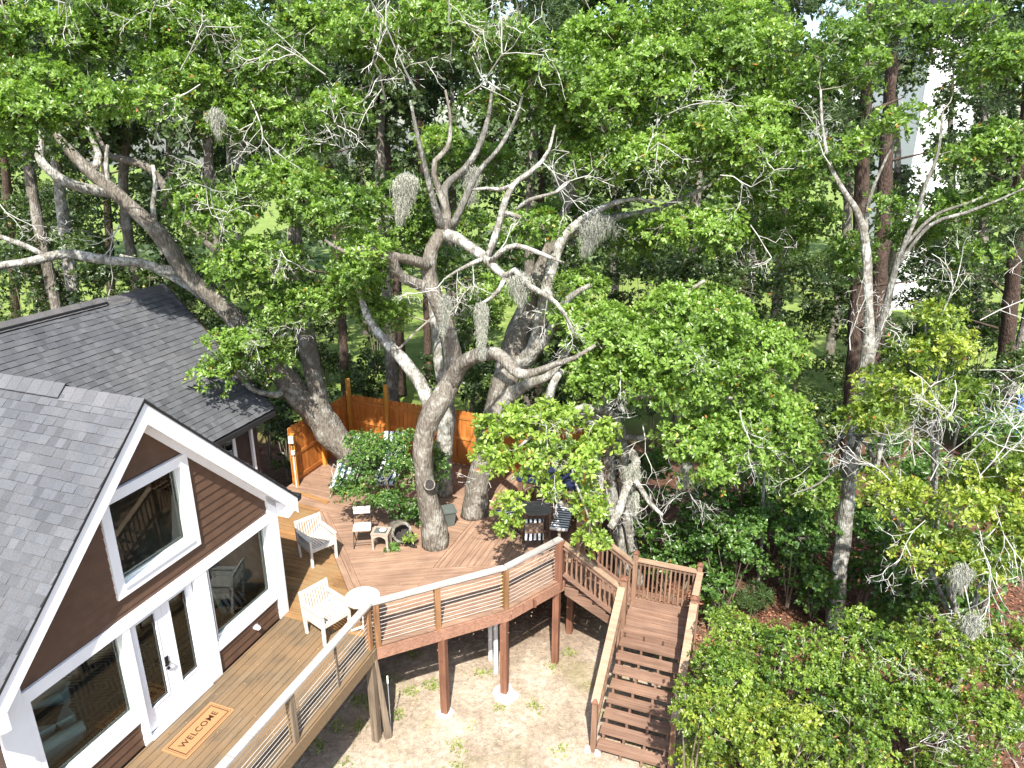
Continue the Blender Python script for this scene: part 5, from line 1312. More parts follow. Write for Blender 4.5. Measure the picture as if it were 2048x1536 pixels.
# oak right of the deck, its low bough hanging over the dining corner
Fl = [
 [(3.05, 16.35, -.1, .26), (2.53,16.20,2.29,0.192), (2.32,16.00,3.75,0.174), (2.21,15.80,4.75,0.158), (2.19,15.70,5.53,0.145), (2.43,15.60,6.40,0.121), (2.93,15.50,7.12,0.089), (3.53,15.40,7.59,0.058), (4.14,15.40,8.02,0.034)],
 [(2.32,16.00,3.75,0.134), (2.01,15.20,4.37,0.136), (1.81,14.40,4.43,0.130), (1.81,13.80,4.24,0.121), (1.77,13.40,3.93,0.097), (1.42,13.00,3.86,0.069), (1.05,12.80,4.03,0.051), (0.74,12.70,4.30,0.029)],
 [(2.28,15.80,4.11,0.121), (2.68,14.90,4.20,0.096), (2.70,14.30,4.24,0.092), (2.53,13.90,4.08,0.091), (2.37,13.60,3.88,0.089), (2.22,13.30,3.63,0.088), (2.02,13.10,3.32,0.079)],
 [(2.55,13.90,4.14,0.068), (2.70,13.60,3.98,0.058), (2.85,13.40,3.77,0.053), (2.98,13.30,3.65,0.044), (3.11,13.20,3.57,0.035)],
 [(2.24,15.80,4.75,0.110), (1.49,14.80,5.15,0.084), (0.89,13.90,5.29,0.066), (0.66,13.30,5.00,0.055), (0.35,13.00,4.81,0.042), (-0.04,12.80,4.58,0.025)],
 [(2.20,15.70,5.16,0.098), (3.08,15.20,5.47,0.080), (3.98,14.80,5.62,0.065), (4.87,14.50,5.61,0.045), (5.68,14.20,5.16,0.027)],
 [(2.26,15.90,4.19,0.091), (2.86,15.20,4.43,0.068), (3.37,14.70,4.71,0.056), (3.81,14.40,4.61,0.041), (4.28,14.10,3.91,0.023)],
 [(0.87,13.90,5.29,0.062), (0.77,14.10,5.77,0.097), (0.90,14.30,6.14,0.080), (1.06,14.40,6.32,0.053)],
]
Fm = [(2.31,14.90,6.83,1.17,1.10,0.88), (3.85,14.80,7.19,1.37,1.20,0.87), (2.92,14.50,6.07,1.48,1.10,0.87), (4.62,14.50,6.07,1.27,1.10,0.98), (5.50,14.20,4.93,1.07,1.00,0.99), (4.19,14.00,4.67,1.16,0.90,0.87), (5.77,15.00,6.69,0.65,0.70,0.67), (1.36,15.20,7.19,0.54,0.50,0.44), (1.58,14.80,5.96,0.65,0.60,0.56), (6.22,14.00,3.72,0.65,0.60,0.78), (3.11,14.10,6.85,1.22,0.80,0.52)]
Ft = [((2.65,14.20,5.39), (-.5, -.5, .3), .9, .014, 4), ((2.77,14.20,5.16), (.3, -.5, -.7), .9, .015, 4), ((3.30,14.40,4.84), (.2, -.5, -.8), .9, .014, 4), ((3.70,14.20,4.70), (.6, -.4, -.7), 1.0, .014, 4), ((3.98,14.00,4.67), (.9, -.3, -.6), 1.0, .013, 4), ((3.05,13.20,3.59), (.2, -.1, -.8), .35, .012, 2), ((2.87,13.40,3.75), (-.5, -.2, -.6), .5, .012, 3), ((1.97,13.80,4.07), (.1, -.1, -.9), .7, .011, 3), ((3.34,13.80,6.94), (.2, -.5, .1), .5, .01, 3), ((2.17,13.80,6.52), (0, -.5, -.6), .6, .011, 3), ((4.56,13.50,5.78), (.1, -.4, -.5), .7, .012, 3), ((0.75,13.10,5.03), (-.3, -.4, .2), .55, .012, 3), ((1.04,13.00,5.13), (.4, -.3, -.3), .5, .012, 3), ((-0.33,12.80,4.91), (-.3, -.3, -.6), .5, .01, 2)]
T('oak_tree', 'broad leafy oak right of the deck with pale broken limbs', Fl, Fm, 'oak', ['bark_pale'], tufts=Ft, fresh=.38, cover=1.9, pr=.5, leaf=(.125, .06))
T('oak_tree', 'bright lime green oak bough hanging low over the dining corner of the deck', [[(3.3, 16.0, -.1, .14), (2.78,15.90,2.45,0.123), (2.48,15.40,4.66,0.092), (1.65,14.30,5.52,0.074), (1.06,13.50,5.67,0.055), (0.54,13.00,5.56,0.039), (0.06,12.70,5.27,0.024)], [(1.06,13.50,5.67,0.045), (1.13,12.90,5.18,0.039), (1.22,12.60,4.68,0.029), (1.51,12.40,3.92,0.019)]],
  [(-0.04,13.00,5.56,0.68,0.50,0.40), (0.94,13.10,5.62,0.88,0.60,0.40), (-0.38,12.90,5.07,0.39,0.40,0.40), (0.45,12.80,5.01,0.54,0.45,0.40), (1.23,12.80,4.90,0.58,0.50,0.50), (1.53,12.60,4.14,0.35,0.35,0.40), (-0.04,12.60,4.14,0.25,0.30,0.36), (-0.09,12.60,3.69,0.18,0.22,0.24), (0.74,12.70,4.36,0.35,0.30,0.26), (1.59,12.50,3.41,0.36,0.30,0.31), (1.85,13.20,5.26,0.40,0.40,0.41), (0.36,13.30,5.65,0.59,0.40,0.31)], 'lime', 'bark_pale', leaf=(.135, .062), pr=.28, cover=1.5, dens=1.0, tufts=[((0.67,12.60,5.32), (.1, -.2, .8), .5, .012, 3), ((0.82,12.50,4.84), (.3, -.2, -.7), .45, .01, 3)])

# tree right of the stairs
E_ = [
 [(7.65,14.30,-0.19,0.202), (7.54,14.30,1.37,0.176), (7.53,14.40,2.63,0.162), (7.45,14.40,3.88,0.150), (7.46,14.50,4.91,0.140), (7.51,14.60,5.80,0.138), (7.56,14.70,6.50,0.137), (7.50,14.80,7.29,0.097), (7.38,14.90,8.12,0.092), (7.24,15.00,8.93,0.084), (7.00,15.00,9.48,0.069), (6.69,15.00,9.87,0.051), (6.35,15.10,10.40,0.041), (6.15,15.20,11.06,0.030), (6.04,15.30,11.80,0.020)],
 [(7.62,14.70,6.50,0.081), (7.73,14.70,7.32,0.074), (7.79,14.70,8.16,0.070), (7.85,14.70,8.67,0.061), (8.09,14.80,9.45,0.049), (8.21,14.90,10.02,0.041), (8.40,15.00,10.59,0.030), (8.40,15.10,11.42,0.019)],
 [(7.80,14.70,8.42,0.044), (8.23,14.50,9.29,0.037), (8.81,14.40,9.54,0.034), (9.28,14.30,9.77,0.026), (9.81,14.20,10.07,0.016)],
 [(7.88,14.70,8.82,0.041), (8.52,14.90,9.44,0.035), (9.42,15.00,9.77,0.025), (10.17,15.10,10.30,0.014)],
 [(7.23,15.00,9.03,0.045), (7.34,15.30,9.70,0.039), (7.55,15.40,10.38,0.031), (7.83,15.50,11.06,0.019)],
 [(7.43,14.40,4.42,0.041), (7.27,14.00,4.99,0.037), (6.89,13.80,5.12,0.034), (6.66,13.70,4.99,0.025), (6.35,13.60,4.74,0.017)],
 [(7.27,14.00,4.99,0.035), (7.46,13.80,5.12,0.031), (7.62,13.70,5.11,0.022)], [(7.25,13.90,4.99,0.034), (7.40,13.70,4.86,0.034), (7.50,13.60,4.51,0.031), (7.79,13.50,4.47,0.025)],
 [(7.08,13.90,4.83,0.031), (6.78,13.60,4.57,0.028), (6.34,13.40,4.21,0.022), (5.67,13.20,4.03,0.014)],
]
Em = [(8.84,17.50,12.91,0.55,0.80,0.68,0.60), (9.16,15.50,9.48,0.52,0.60,0.43), (9.72,15.40,10.67,0.61,0.80,0.62), (9.21,16.50,8.71,0.68,0.80,0.58), (7.70,16.50,8.26,0.46,0.70,0.70), (8.99,17.00,12.47,0.32,0.60,0.66,0.70), (6.60,15.60,12.18,0.89,1.00,1.12,0.60), (6.27,15.40,10.38,0.51,0.60,0.63,0.70), (8.99,15.00,10.40,0.59,0.70,0.51,0.60), (9.32,15.00,11.60,0.67,0.90,1.29,0.60), (7.85,15.20,9.51,0.51,0.50,0.42,0.70), (9.46,14.80,8.55,0.61,0.50,0.42,0.60), (7.35,16.00,12.94,0.60,0.80,0.62,0.60), (8.92,15.60,12.89,0.58,0.80,0.70,0.60), (9.86,14.60,9.76,0.39,0.50,0.61,0.60), (7.87,15.60,11.15,0.51,0.60,0.52,0.45), (6.93,15.60,10.67,0.61,0.60,0.53,0.50)]
T('hardwood_tree', 'tall forked tree with mottled pale trunk standing right of the staircase', E_, Em, 'oak', ['bark_pale', 'bark_grey'], tufts=[((6.35,13.60,4.74), (-.5, -.2, -.3), .6, .011, 3), ((7.62,13.70,5.11), (.3, -.1, .4), .4, .01, 3), ((7.50,13.60,4.51), (.1, -.2, -.7), .5, .01, 3), ((6.96,14.30,6.79), (-.2, -.2, .9), .8, .014, 3), ((6.23,14.80,10.41), (-.3, -.2, .5), .8, .012, 3)], cover=1.9, pr=.45, dens=.9)
# nearer leafy trees at the right edge
def near_tree(label, foot, masses, tufts, pal='yellow', pr=.42, cover=1.0, leaf=(.11, .05)):
    top = masses[0]; limbs = [[(foot[0], foot[1], -.1, .09), (foot[0] + .1, foot[1] + .05, foot[2] * .4, .075), (top[0], top[1], top[2] * .7, .05), (top[0], top[1], top[2] + top[5] * .4, .02)]]
    for m in masses[1:]: limbs.append([(foot[0] + .05, foot[1], max(.4, m[2] * .35), .05), ((foot[0] + m[0]) / 2, (foot[1] + m[1]) / 2, m[2] * .7, .035), (m[0], m[1], m[2], .015)])
    T('hardwood_tree', label, limbs, masses, pal, 'bark_pale', leaf=leaf, pr=pr, cover=cover, tufts=tufts, group=None, fresh=.08)
near_tree('yellow green young tree leaning before the forked trunk', (9.3, 14.0, 5), [(7.12,12.60,6.33,1.02,0.90,0.67), (6.74,12.80,5.74,0.57,0.60,0.59), (7.92,12.80,7.04,0.74,0.80,0.57), (8.28,12.40,6.40,0.64,0.70,0.56), (7.62,13.00,7.75,0.55,0.50,0.38)],
  [((7.65,12.60,7.86), (.3, -.1, .9), .9, .013, 4), ((8.37,12.60,7.86), (.5, -.1, .8), 1.0, .014, 4), ((8.30,12.20,7.05), (.7, -.3, .3), .8, .013, 4), ((6.64,12.60,7.49), (-.3, -.1, .8), .7, .012, 3), ((7.76,12.00,6.93), (-.1, -.3, -.7), .7, .012, 3), ((6.94,12.00,7.11), (.6, -.3, -.1), .7, .011, 3), ((8.55,12.00,6.55), (.7, -.2, .1), .6, .01, 3)])
near_tree('young tree thick with bare white twigs at the right edge above the undergrowth', (8.6, 11.4, 4), [(7.87,11.20,5.00,1.04,0.90,0.72), (6.94,11.50,4.74,0.80,0.70,0.64), (8.39,11.00,5.58,0.59,0.70,0.69), (7.64,10.90,3.99,1.05,0.70,0.54), (8.54,10.70,4.41,0.59,0.70,0.70)],
  [((6.75,11.00,5.77), (-.1, -.1, 1), .9, .013, 4), ((7.06,11.00,5.49), (.1, -.2, .9), .9, .013, 4), ((7.74,10.80,5.68), (.2, -.2, .9), .9, .014, 4), ((7.94,10.80,5.87), (.4, -.2, .8), .9, .013, 4), ((7.43,10.80,5.96), (0, -.2, .9), .9, .013, 4), ((7.59,10.30,4.94), (0, -.3, -.9), 1.1, .014, 4), ((7.73,10.30,5.40), (.2, -.3, -.7), .8, .013, 4), ((6.38,11.00,5.49), (-.4, -.2, .4), .8, .012, 4), ((6.86,10.60,4.95), (-.6, -.3, -.3), .8, .012, 3), ((7.34,10.00,4.10), (.1, -.3, -.8), .7, .012, 3)])

# ------------------------------------------------------------------ shrubs and saplings
def shrub(label, m, pal='shrub', leaf=(.085, .042), pr=.3, cover=1.0, dens=1.0, tufts=(), extra=(), fresh=0.0, name='shrub', group=None, foot=None, k=7):
    x, y, z, rx, ry, rz = m[:6]
    f = foot or (x, y + .15, -.08); r_ = random.Random(int(x * 100))
    limbs = []
    for s in range(4):
        e = (x + r_.uniform(-.6, .6) * rx, y + r_.uniform(-.6, .6) * ry, z + r_.uniform(0, .5) * rz)
        limbs.append([(f[0] + r_.uniform(-.06, .06), f[1] + r_.uniform(-.06, .06), f[2], .022), ((f[0] + e[0]) / 2 + r_.uniform(-.1, .1), (f[1] + e[1]) / 2, (f[2] + e[2]) / 2, .017), (*e, .007)])
    return T(name, label, limbs, [m, *extra], pal, 'twig_brown', leaf=leaf, pr=pr, cover=cover, dens=dens, tufts=tufts, cat='shrub', fresh=fresh, twigs=8, group=group, k=k)

shrub('leafy green shrub growing in front of the leaning oak above the log planter', (-3.00,15.10,3.48,0.93,0.65,0.95), 'maple', (.07, .036), .26, 1.35, extra=((-1.95,15.60,3.42,0.52,0.40,0.74), (-3.33,15.50,3.99,0.59,0.40,0.48), (-3.78,15.10,3.09,0.40,0.30,0.41), (-2.32,15.30,2.38,0.60,0.30,0.30), (-2.71,14.90,2.87,0.58,0.35,0.36), (-2.55,15.80,3.98,0.48,0.40,0.37)), foot=(-2.62, 15.35, Z))
shrub('low green creeper at the mouth of the hollow log', (-2.70,14.25,2.08,0.27,0.16,0.14), 'maple', (.06, .03), .1, 1.2, foot=(-2.72, 14.3, Z))
shrub('small yellow green plant growing on the hollow log', (-2.32,14.35,2.30,0.10,0.12,0.19), 'lime', (.07, .035), .1, 1.2, foot=(-2.38, 14.4, Z + .1))
UG = [
 ('bushy bright shrub pressing against the foot of the stairs', (3.48,9.50,2.34,0.78,0.80,0.76), .10), ('rounded shrub spilling over the lower stair railing', (2.92,9.00,2.31,0.55,0.50,0.65), .05),
 ('dense shrub beside the middle of the stair railing', (3.94,10.60,2.60,0.62,0.60,0.50), .14), ('glossy dark shrub between the stairs and the pale trunk', (4.74,9.90,2.60,0.84,0.80,0.69), .0),
 ('low spreading shrub in front of the glossy dark shrub', (4.11,8.70,2.31,0.92,0.80,0.63), .04), ('yellow tipped shrub at the foot of the mottled pale trunk', (5.95,10.00,2.72,0.84,0.80,0.69), .05),
 ('thick green shrub with dead twigs beside the yellow tipped shrub', (5.52,8.80,2.40,0.85,0.80,0.68), .0), ('tall leafy shrub under the twiggy young tree', (7.13,9.80,2.99,0.91,0.80,0.76), .02),
 ('broad mixed green shrub with bare sticks under the twiggy young tree', (6.76,8.70,2.50,0.92,0.80,0.71), .0), ('loose yellow green shrub at the far end of the undergrowth row', (8.09,9.40,3.02,0.64,0.70,0.98), .1)]
for i, (lb, m, fr) in enumerate(UG):
    u_ = m; shrub(lb, m, 'yellow' if i % 3 == 1 else 'shrub', (.072, .036), .28, 1.15, fresh=fr, extra=((m[0] + .25, m[1] + .3, m[2] * .45, m[3] * .8, m[4] * .7, m[5] * .8),), tufts=[((m[0] + m[3] * .3, m[1] - m[4] * .7, m[2] + .1), (.3, -.4, .5), .5, .008, 3)] if i > 4 else ())
MG = [
 ('shaded low shrub on the red straw beyond the sapling', (7.19,14.40,1.03,0.58,0.60,0.60)), ('shaded low shrub in front of the dark pine trunk', (7.96,16.50,2.40,0.89,0.80,1.05)), ('dim leafy shrub between the pale trunk and the twiggy young tree', (8.55,14.00,2.73,0.77,0.70,0.68)), ('dim leafy shrub far under the twiggy young tree', (9.65,13.00,2.50,1.15,0.80,0.75)), ('shaded shrub past the leaning young tree', (9.85,15.00,3.45,1.04,0.80,0.71)), ('dark low shrub behind the stair newel', (6.26,17.50,2.18,0.94,0.80,0.97)), ('shaded shrub deep behind the sapling', (7.08,17.00,1.70,0.92,0.80,0.82)),
 ('shaded maple leaved shrub behind the stair landing', (3.85,15.40,1.55,1.10,0.80,0.63)), ('light green maple leaved shrub beyond the landing railing', (5.10,15.20,2.02,1.08,0.80,0.74)), ('maple leaved shrub hugging the outer landing post', (4.59,13.90,1.18,0.38,0.50,0.52)),
 ('dark shrub under the broad leafy oak', (3.35,16.40,2.74,0.88,0.80,0.91)), ('drooping dark shrub below the broken limb', (4.42,15.60,2.61,0.97,0.80,0.75)), ('maple leaved shrub left of the thin sapling', (5.19,14.60,1.71,0.58,0.50,0.48)), ('thick dark shrub right of the thin sapling', (6.75,14.80,1.99,0.70,0.70,1.09)),
 ('leafy shrub at the back of the mottled pale trunk', (8.41,14.60,1.98,0.81,0.70,0.95)), ('shaded shrub behind the twiggy young tree', (8.78,13.40,1.60,1.09,0.80,0.90)), ('dim undergrowth shrub behind the leaning young tree', (9.62,16.50,3.11,1.26,0.90,0.91)), ('dark shrub in the deep shade beyond the broad leafy oak', (7.29,18.00,2.83,1.36,1.00,1.12)), ('shaded shrub at the right edge of the wood', (12.22,17.00,3.57,1.15,0.90,0.92))]
for i, (lb, m) in enumerate(MG): shrub(lb, m, 'maple', (.11, .07), .34, 1.0, dens=.95, extra=((m[0], m[1] + .2, m[2] * .5, m[3] * .8, m[4] * .8, m[5] * .7),), fresh=-.05 + .12 * (i in (1, 2, 5)))
T('sapling', 'thin grey sapling with airy pale green leaves beyond the stair landing', [[(6.27,15.60,-0.03,0.057), (6.18,15.60,1.21,0.050), (6.08,15.60,2.47,0.042), (6.01,15.60,3.54,0.030), (5.95,15.60,4.57,0.017)]], [(6.43,15.40,0.91,0.62,0.50,0.46), (5.83,15.60,1.92,0.49,0.40,0.38), (6.27,15.60,2.34,0.36,0.30,0.30)], 'maple', 'bark_pale', leaf=(.08, .06), pr=.22, fresh=.15, dens=.7, cat='sapling')
T('pine_seedling', 'fluffy little pine seedling on the red pine straw', [[(5.87,14.70,-0.11,0.036), (5.81,14.70,0.40,0.030), (5.76,14.70,0.82,0.018)]], [(5.80,14.70,0.47,0.34,0.28,0.35)], 'pine', 'bark_pine', leaf=(.2, .012), k=16, pr=.14, fresh=.3, cat='seedling')

# undergrowth behind the fence and the rear roof
BG = [
 ('dim bush deep behind the broad oak crown', (4.25,27.00,5.71,1.69,1.40,1.16)), ('dark bush deep behind the stout oak crown', (7.96,29.00,5.71,2.21,1.50,1.24)), ('shadowy bush at the left end of the right lawn gap', (10.00,27.00,3.16,0.97,1.20,1.00)), ('shadowy bush over the right lawn gap', (12.48,30.00,4.89,1.67,1.50,1.51)), ('dark bush between the mossy limbs of the wood', (1.94,29.00,5.31,1.62,1.40,1.46)), ('dark bush past the pale slim oak trunk', (-1.96,30.00,4.90,1.47,1.40,1.29)), ('dim bush hugging the slim dark pine', (-8.40,31.00,3.60,1.31,1.40,1.80)), ('dark bush behind the forked tree limbs', (17.26,30.00,5.10,1.67,1.50,1.72)), ('shadowy bush past the right edge pine', (20.58,30.00,4.24,1.48,1.50,2.39)), ('dim bush at the left edge above the rear roof', (-20.04,29.00,7.13,1.78,1.50,1.43)), ('dark bush beneath the leaning oak limb fork', (-9.77,29.00,5.32,1.82,1.50,1.66)), ('dark bush left of the brown lawn pine', (-6.49,33.00,4.98,1.60,1.50,1.18)),
 ('shaded bush behind the fence corner', (-7.42,21.50,2.38,0.64,0.80,0.66)), ('dim bush between the pines beyond the fence', (-6.51,23.00,2.41,0.68,0.90,0.70)), ('round dark bush on the lawn edge beyond the fence', (-5.67,27.00,2.05,1.08,1.20,0.81)), ('sunlit weedy bush behind the fence', (-1.01,21.50,3.48,0.94,0.90,0.81)),
 ('tangled bush behind the stout leaning oak', (-1.68,25.00,3.94,1.07,1.20,1.11)), ('dark bush between the oak trunks beyond the lawn edge', (-3.33,28.00,1.93,0.61,0.90,0.63)), ('tall dim bush behind the lime green bough', (0.84,20.50,3.51,0.90,1.00,1.24)), ('dark evergreen bush far behind the broad leafy oak', (2.46,22.00,4.63,1.58,1.20,1.46)),
 ('dark evergreen bush in the wood gap right of the broad oak', (8.36,25.00,5.39,1.41,1.40,1.45)), ('dim bush below the reddish pine', (11.36,24.00,1.25,1.61,1.20,1.10)), ('shadowy thicket bush behind the forked trunk', (14.28,26.00,2.47,1.70,1.40,2.14)), ('dark thicket bush right of the forked trunk', (16.08,26.00,4.78,1.84,1.50,2.27)), ('dim bush beside the blue covered trailer', (16.52,24.00,2.20,1.06,1.00,1.09)), ('dark tall bush at the far right of the wood', (16.48,22.00,3.45,0.80,1.00,1.32)),
 ('dark thicket bush above the rear roof ridge', (-16.10,25.00,6.82,1.90,1.20,1.07)), ('dim thicket bush behind the long pale limb', (-14.00,26.00,5.92,1.99,1.20,0.93)), ('dark thicket bush where the rear roof ends', (-11.13,25.00,5.41,1.23,1.20,1.09)), ('shady thicket bush left of the leaning oak', (-9.37,24.00,4.06,1.03,1.20,1.60)), ('dim thicket bush under the dark canopy', (-17.71,30.00,7.79,2.84,1.60,1.46)), ('dark thicket bush beyond the long diagonal limb', (-14.19,30.00,6.98,2.25,1.60,1.47)), ('low dark bush past the rear roof gable', (-8.32,22.50,2.95,0.66,1.00,1.02)),
 ('dim bush below the dead branches of the wood', (5.12,24.00,6.31,1.67,1.30,1.20)), ('dark bush among the pine trunks right of the lawn gap', (14.19,29.00,4.48,1.43,1.40,1.89))]
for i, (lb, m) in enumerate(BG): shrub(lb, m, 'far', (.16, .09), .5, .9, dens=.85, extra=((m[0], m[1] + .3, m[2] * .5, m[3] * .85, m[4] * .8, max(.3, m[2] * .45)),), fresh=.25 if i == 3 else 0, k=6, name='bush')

# pines and hardwoods beyond the fence
def pine(label, u0, foot, top, r0, crown, dens=.7):
    f = Vector(foot); t = Vector(top)
    l = [[(*f, r0), (*(f.lerp(t, .35) + Vector((.08, 0, 0))), r0 * .85), (*f.lerp(t, .7), r0 * .65), (*t, r0 * .25)]]
    r_ = random.Random(int(f.x * 10))
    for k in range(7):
        p = f.lerp(t, .3 + .08 * k); a = r_.uniform(0, 6.28); q = p + Vector((math.cos(a) * 1.5, math.sin(a) * 1.5, .4)); l.append([(*p, .05), (*p.lerp(q, .5), .035), (*q, .012)])
    T('pine_tree', label, l, crown, 'pine', 'bark_pine', leaf=(.26, .022), k=14, pr=.55, cover=.7, dens=dens, mat='leaf_far', twigs=4, sides=10)
pine('slim dark pine behind the corner of the fence', 0, (-7.12,29.07,0.00), (-7.03,29.40,14.49), .2, [(-7.12,29.40,13.49,1.67,1.60,2.30), (-7.16,29.40,9.75,1.17,1.20,1.20)])
pine('straight brown pine standing on the lawn between the oak limbs', 0, (-4.87,29.99,0.00), (-4.98,30.00,15.23), .24, [(-5.05,30.00,14.05,1.51,1.60,2.13), (-4.99,30.00,10.29,1.18,1.20,1.42)])
pine('thin brown pine behind the twisting oak trunk', 0, (-3.89,31.65,0.00), (-3.76,31.50,15.61), .18, [(-3.86,31.50,13.47,1.60,1.60,2.46), (-3.80,31.50,7.82,0.85,1.00,1.09)])
pine('dark pine trunk rising past the lawn gap on the right', 0, (10.82,21.06,0.00), (8.79,20.00,14.72), .27, [(8.97,20.00,13.62,1.37,1.50,1.28,0.60), (9.22,20.00,11.29,0.91,1.00,0.67,0.60), (9.33,20.00,7.66,0.69,0.80,0.57,0.60)])
pine('tall pine with reddish bark behind the forked trunk', 0, (13.84,26.02,0.00), (11.21,24.00,16.21), .3, [(11.11,24.00,14.26,1.19,1.60,1.38,0.60)])
pine('shadowed pine at the right edge of the wood', 0, (18.20,25.05,0.00), (14.15,22.00,15.08), .28, [(14.44,22.00,12.74,1.11,1.60,2.15), (15.13,22.00,7.91,0.75,1.00,0.93)])
pine('dark pine above the broad leafy oak', 0, (9.82,29.95,0.00), (8.19,28.00,15.56), .24, [(8.39,28.00,12.87,1.60,1.60,2.57), (8.62,28.00,8.17,0.94,1.10,1.17)])
pine('distant pine behind the stout leaning oak', 0, (1.12,29.97,0.00), (1.06,28.00,15.57), .2, [(1.09,28.00,13.37,1.59,1.60,2.19)])
pine('dark pine behind the rear roof ridge', 0, (-21.21,36.91,0.00), (-16.80,33.00,16.74), .22, [(-17.37,33.00,13.79,2.08,1.80,3.01)])
pine('dark pine near the left edge of the wood', 0, (-26.27,36.93,0.00), (-20.95,33.00,17.10), .24, [(-21.42,33.00,13.41,1.88,1.80,3.02)])
T('hardwood_tree', 'pale slender tree trunk rising behind the rear roof', [[(-16.69,27.00,4.18,0.230), (-16.53,27.00,6.10,0.224), (-16.39,27.00,8.12,0.201), (-16.26,27.00,9.87,0.161), (-16.12,27.00,11.54,0.105), (-15.83,27.00,13.30,0.051)]], [(-16.05,27.00,12.67,2.24,2.00,2.30), (-14.65,27.00,11.04,1.41,1.50,1.27)], 'far', 'bark_pale', leaf=(.2, .1), pr=.7, mat='leaf_far', k=6)
def HT(label, limb, masses):
    m0 = masses[0]; masses = masses + [(m0[0], m0[1] - .5, m0[2] + m0[5] * 1.5, m0[3], m0[4], m0[5] * .8, .4)]  # extra upper mass added to each crown to keep sun off what lies behind
    f = limb[0]; limb = [(f[0], f[1], -.1, .24)] + limb
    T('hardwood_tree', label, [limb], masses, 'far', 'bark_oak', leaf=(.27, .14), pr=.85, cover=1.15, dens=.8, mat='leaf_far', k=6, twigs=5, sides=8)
HT('broad green tree behind the long left limbs', [(-16.02,25.00,9.48,0.166), (-15.35,25.00,11.96,0.112), (-15.08,25.00,13.71,0.047)], [(-15.29,25.00,12.79,1.90,2.20,1.57), (-15.69,25.00,10.99,2.21,1.80,1.48)])
HT('broad green tree over the rear roof ridge', [(-15.13,29.00,8.09,0.196), (-14.35,29.00,11.57,0.131), (-14.05,29.00,14.13,0.054)], [(-14.30,29.00,12.73,2.07,2.20,2.17), (-14.56,29.00,10.21,2.42,1.80,2.04)])
HT('broad green tree behind the diagonal limb of the leaning oak', [(-10.46,26.00,9.24,0.173), (-9.95,26.00,11.99,0.117), (-9.81,26.00,13.96,0.049)], [(-9.95,26.00,12.91,1.73,2.20,1.73), (-10.23,26.00,10.92,2.02,1.80,1.62)])
HT('broad green tree beyond the slim dark pine', [(-9.36,32.00,7.77,0.216), (-8.79,32.00,11.81,0.145), (-8.65,32.00,14.80,0.060)], [(-8.82,32.00,13.14,2.14,2.20,2.51), (-9.32,32.00,10.24,2.50,1.80,2.38)])
HT('broad green tree over the brown lawn pine', [(-4.54,26.00,9.74,0.172), (-4.25,26.00,12.29,0.116), (-4.27,26.00,14.10,0.049)], [(-4.33,26.00,13.15,1.59,2.20,1.63), (-4.78,26.00,11.29,1.85,1.80,1.53)])
HT('broad green tree beyond the mossy fork of the twisting oak', [(-2.79,33.00,6.34,0.226), (-2.50,33.00,10.41,0.151), (-2.58,33.00,13.39,0.063)], [(-2.63,33.00,11.76,2.07,2.20,2.50), (-2.72,33.00,8.82,2.42,1.80,2.35)])
HT('broad green tree behind the stout leaning oak', [(0.66,27.00,8.28,0.182), (0.78,27.00,11.53,0.122), (0.62,27.00,13.91,0.051)], [(0.63,27.00,12.61,1.81,2.20,2.02), (0.65,27.00,10.26,2.11,1.80,1.90)])
HT('broad green tree behind the bright crown of the stout oak', [(4.39,31.00,6.20,0.213), (4.35,31.00,10.64,0.142), (4.03,31.00,13.96,0.059)], [(4.12,31.00,12.09,2.23,2.20,2.71), (4.06,31.00,8.91,2.62,1.80,2.58)])
HT('broad green tree over the dark pine of the right wood', [(6.44,26.00,8.21,0.176), (6.31,26.00,11.35,0.118), (5.98,26.00,13.65,0.049)], [(6.09,26.00,12.39,1.86,2.20,1.95), (6.11,26.00,10.12,2.18,1.80,1.84)])
HT('broad green tree above the lawn gap on the right', [(11.52,31.00,5.34,0.215), (11.08,31.00,10.25,0.142), (10.46,31.00,13.96,0.059)], [(10.72,31.00,11.84,2.10,2.20,2.96), (10.74,31.00,8.35,2.47,1.80,2.83)])
HT('broad green tree left of the tall white house', [(16.01,35.00,5.56,0.240), (15.37,35.00,11.00,0.159), (14.56,35.00,15.12,0.066)], [(14.91,35.00,12.77,1.34,2.20,3.32), (15.74,35.00,8.89,1.58,1.80,3.16)])
HT('broad green tree right of the tall white house', [(22.16,34.00,4.29,0.237), (21.09,34.00,10.16,0.156), (19.95,34.00,14.62,0.064)], [(20.50,34.00,12.05,1.47,2.20,3.52), (20.93,34.00,7.89,1.74,1.80,3.37)])
HT('broad green tree over the blue covered trailer', [(18.95,26.00,6.62,0.179), (18.09,26.00,10.70,0.119), (17.21,26.00,13.79,0.049)], [(17.64,26.00,12.03,1.50,2.20,2.48), (17.99,26.00,9.12,1.77,1.80,2.36)])
HT('broad green tree deep in the wood past the rear roof', [(-17.66,37.00,5.02,0.255), (-16.76,37.00,9.41,0.171), (-16.45,37.00,12.59,0.071)], [(-16.73,37.00,10.86,2.70,2.20,2.68), (-16.99,37.00,7.69,3.16,1.80,2.53)])
HT('broad green tree deep in the wood past the stout oak', [(3.07,38.00,3.51,0.265), (3.17,38.00,7.63,0.179), (2.89,38.00,10.53,0.075)], [(2.93,38.00,9.01,2.82,2.20,2.49), (3.01,38.00,6.02,3.29,1.80,2.35)])
HT('broad green tree deep in the wood past the lawn gap', [(12.60,38.00,3.50,0.265), (12.41,38.00,7.13,0.179), (11.94,38.00,9.58,0.075)], [(12.07,38.00,8.34,2.66,2.20,2.19), (12.36,38.00,5.71,3.09,1.80,2.06)])
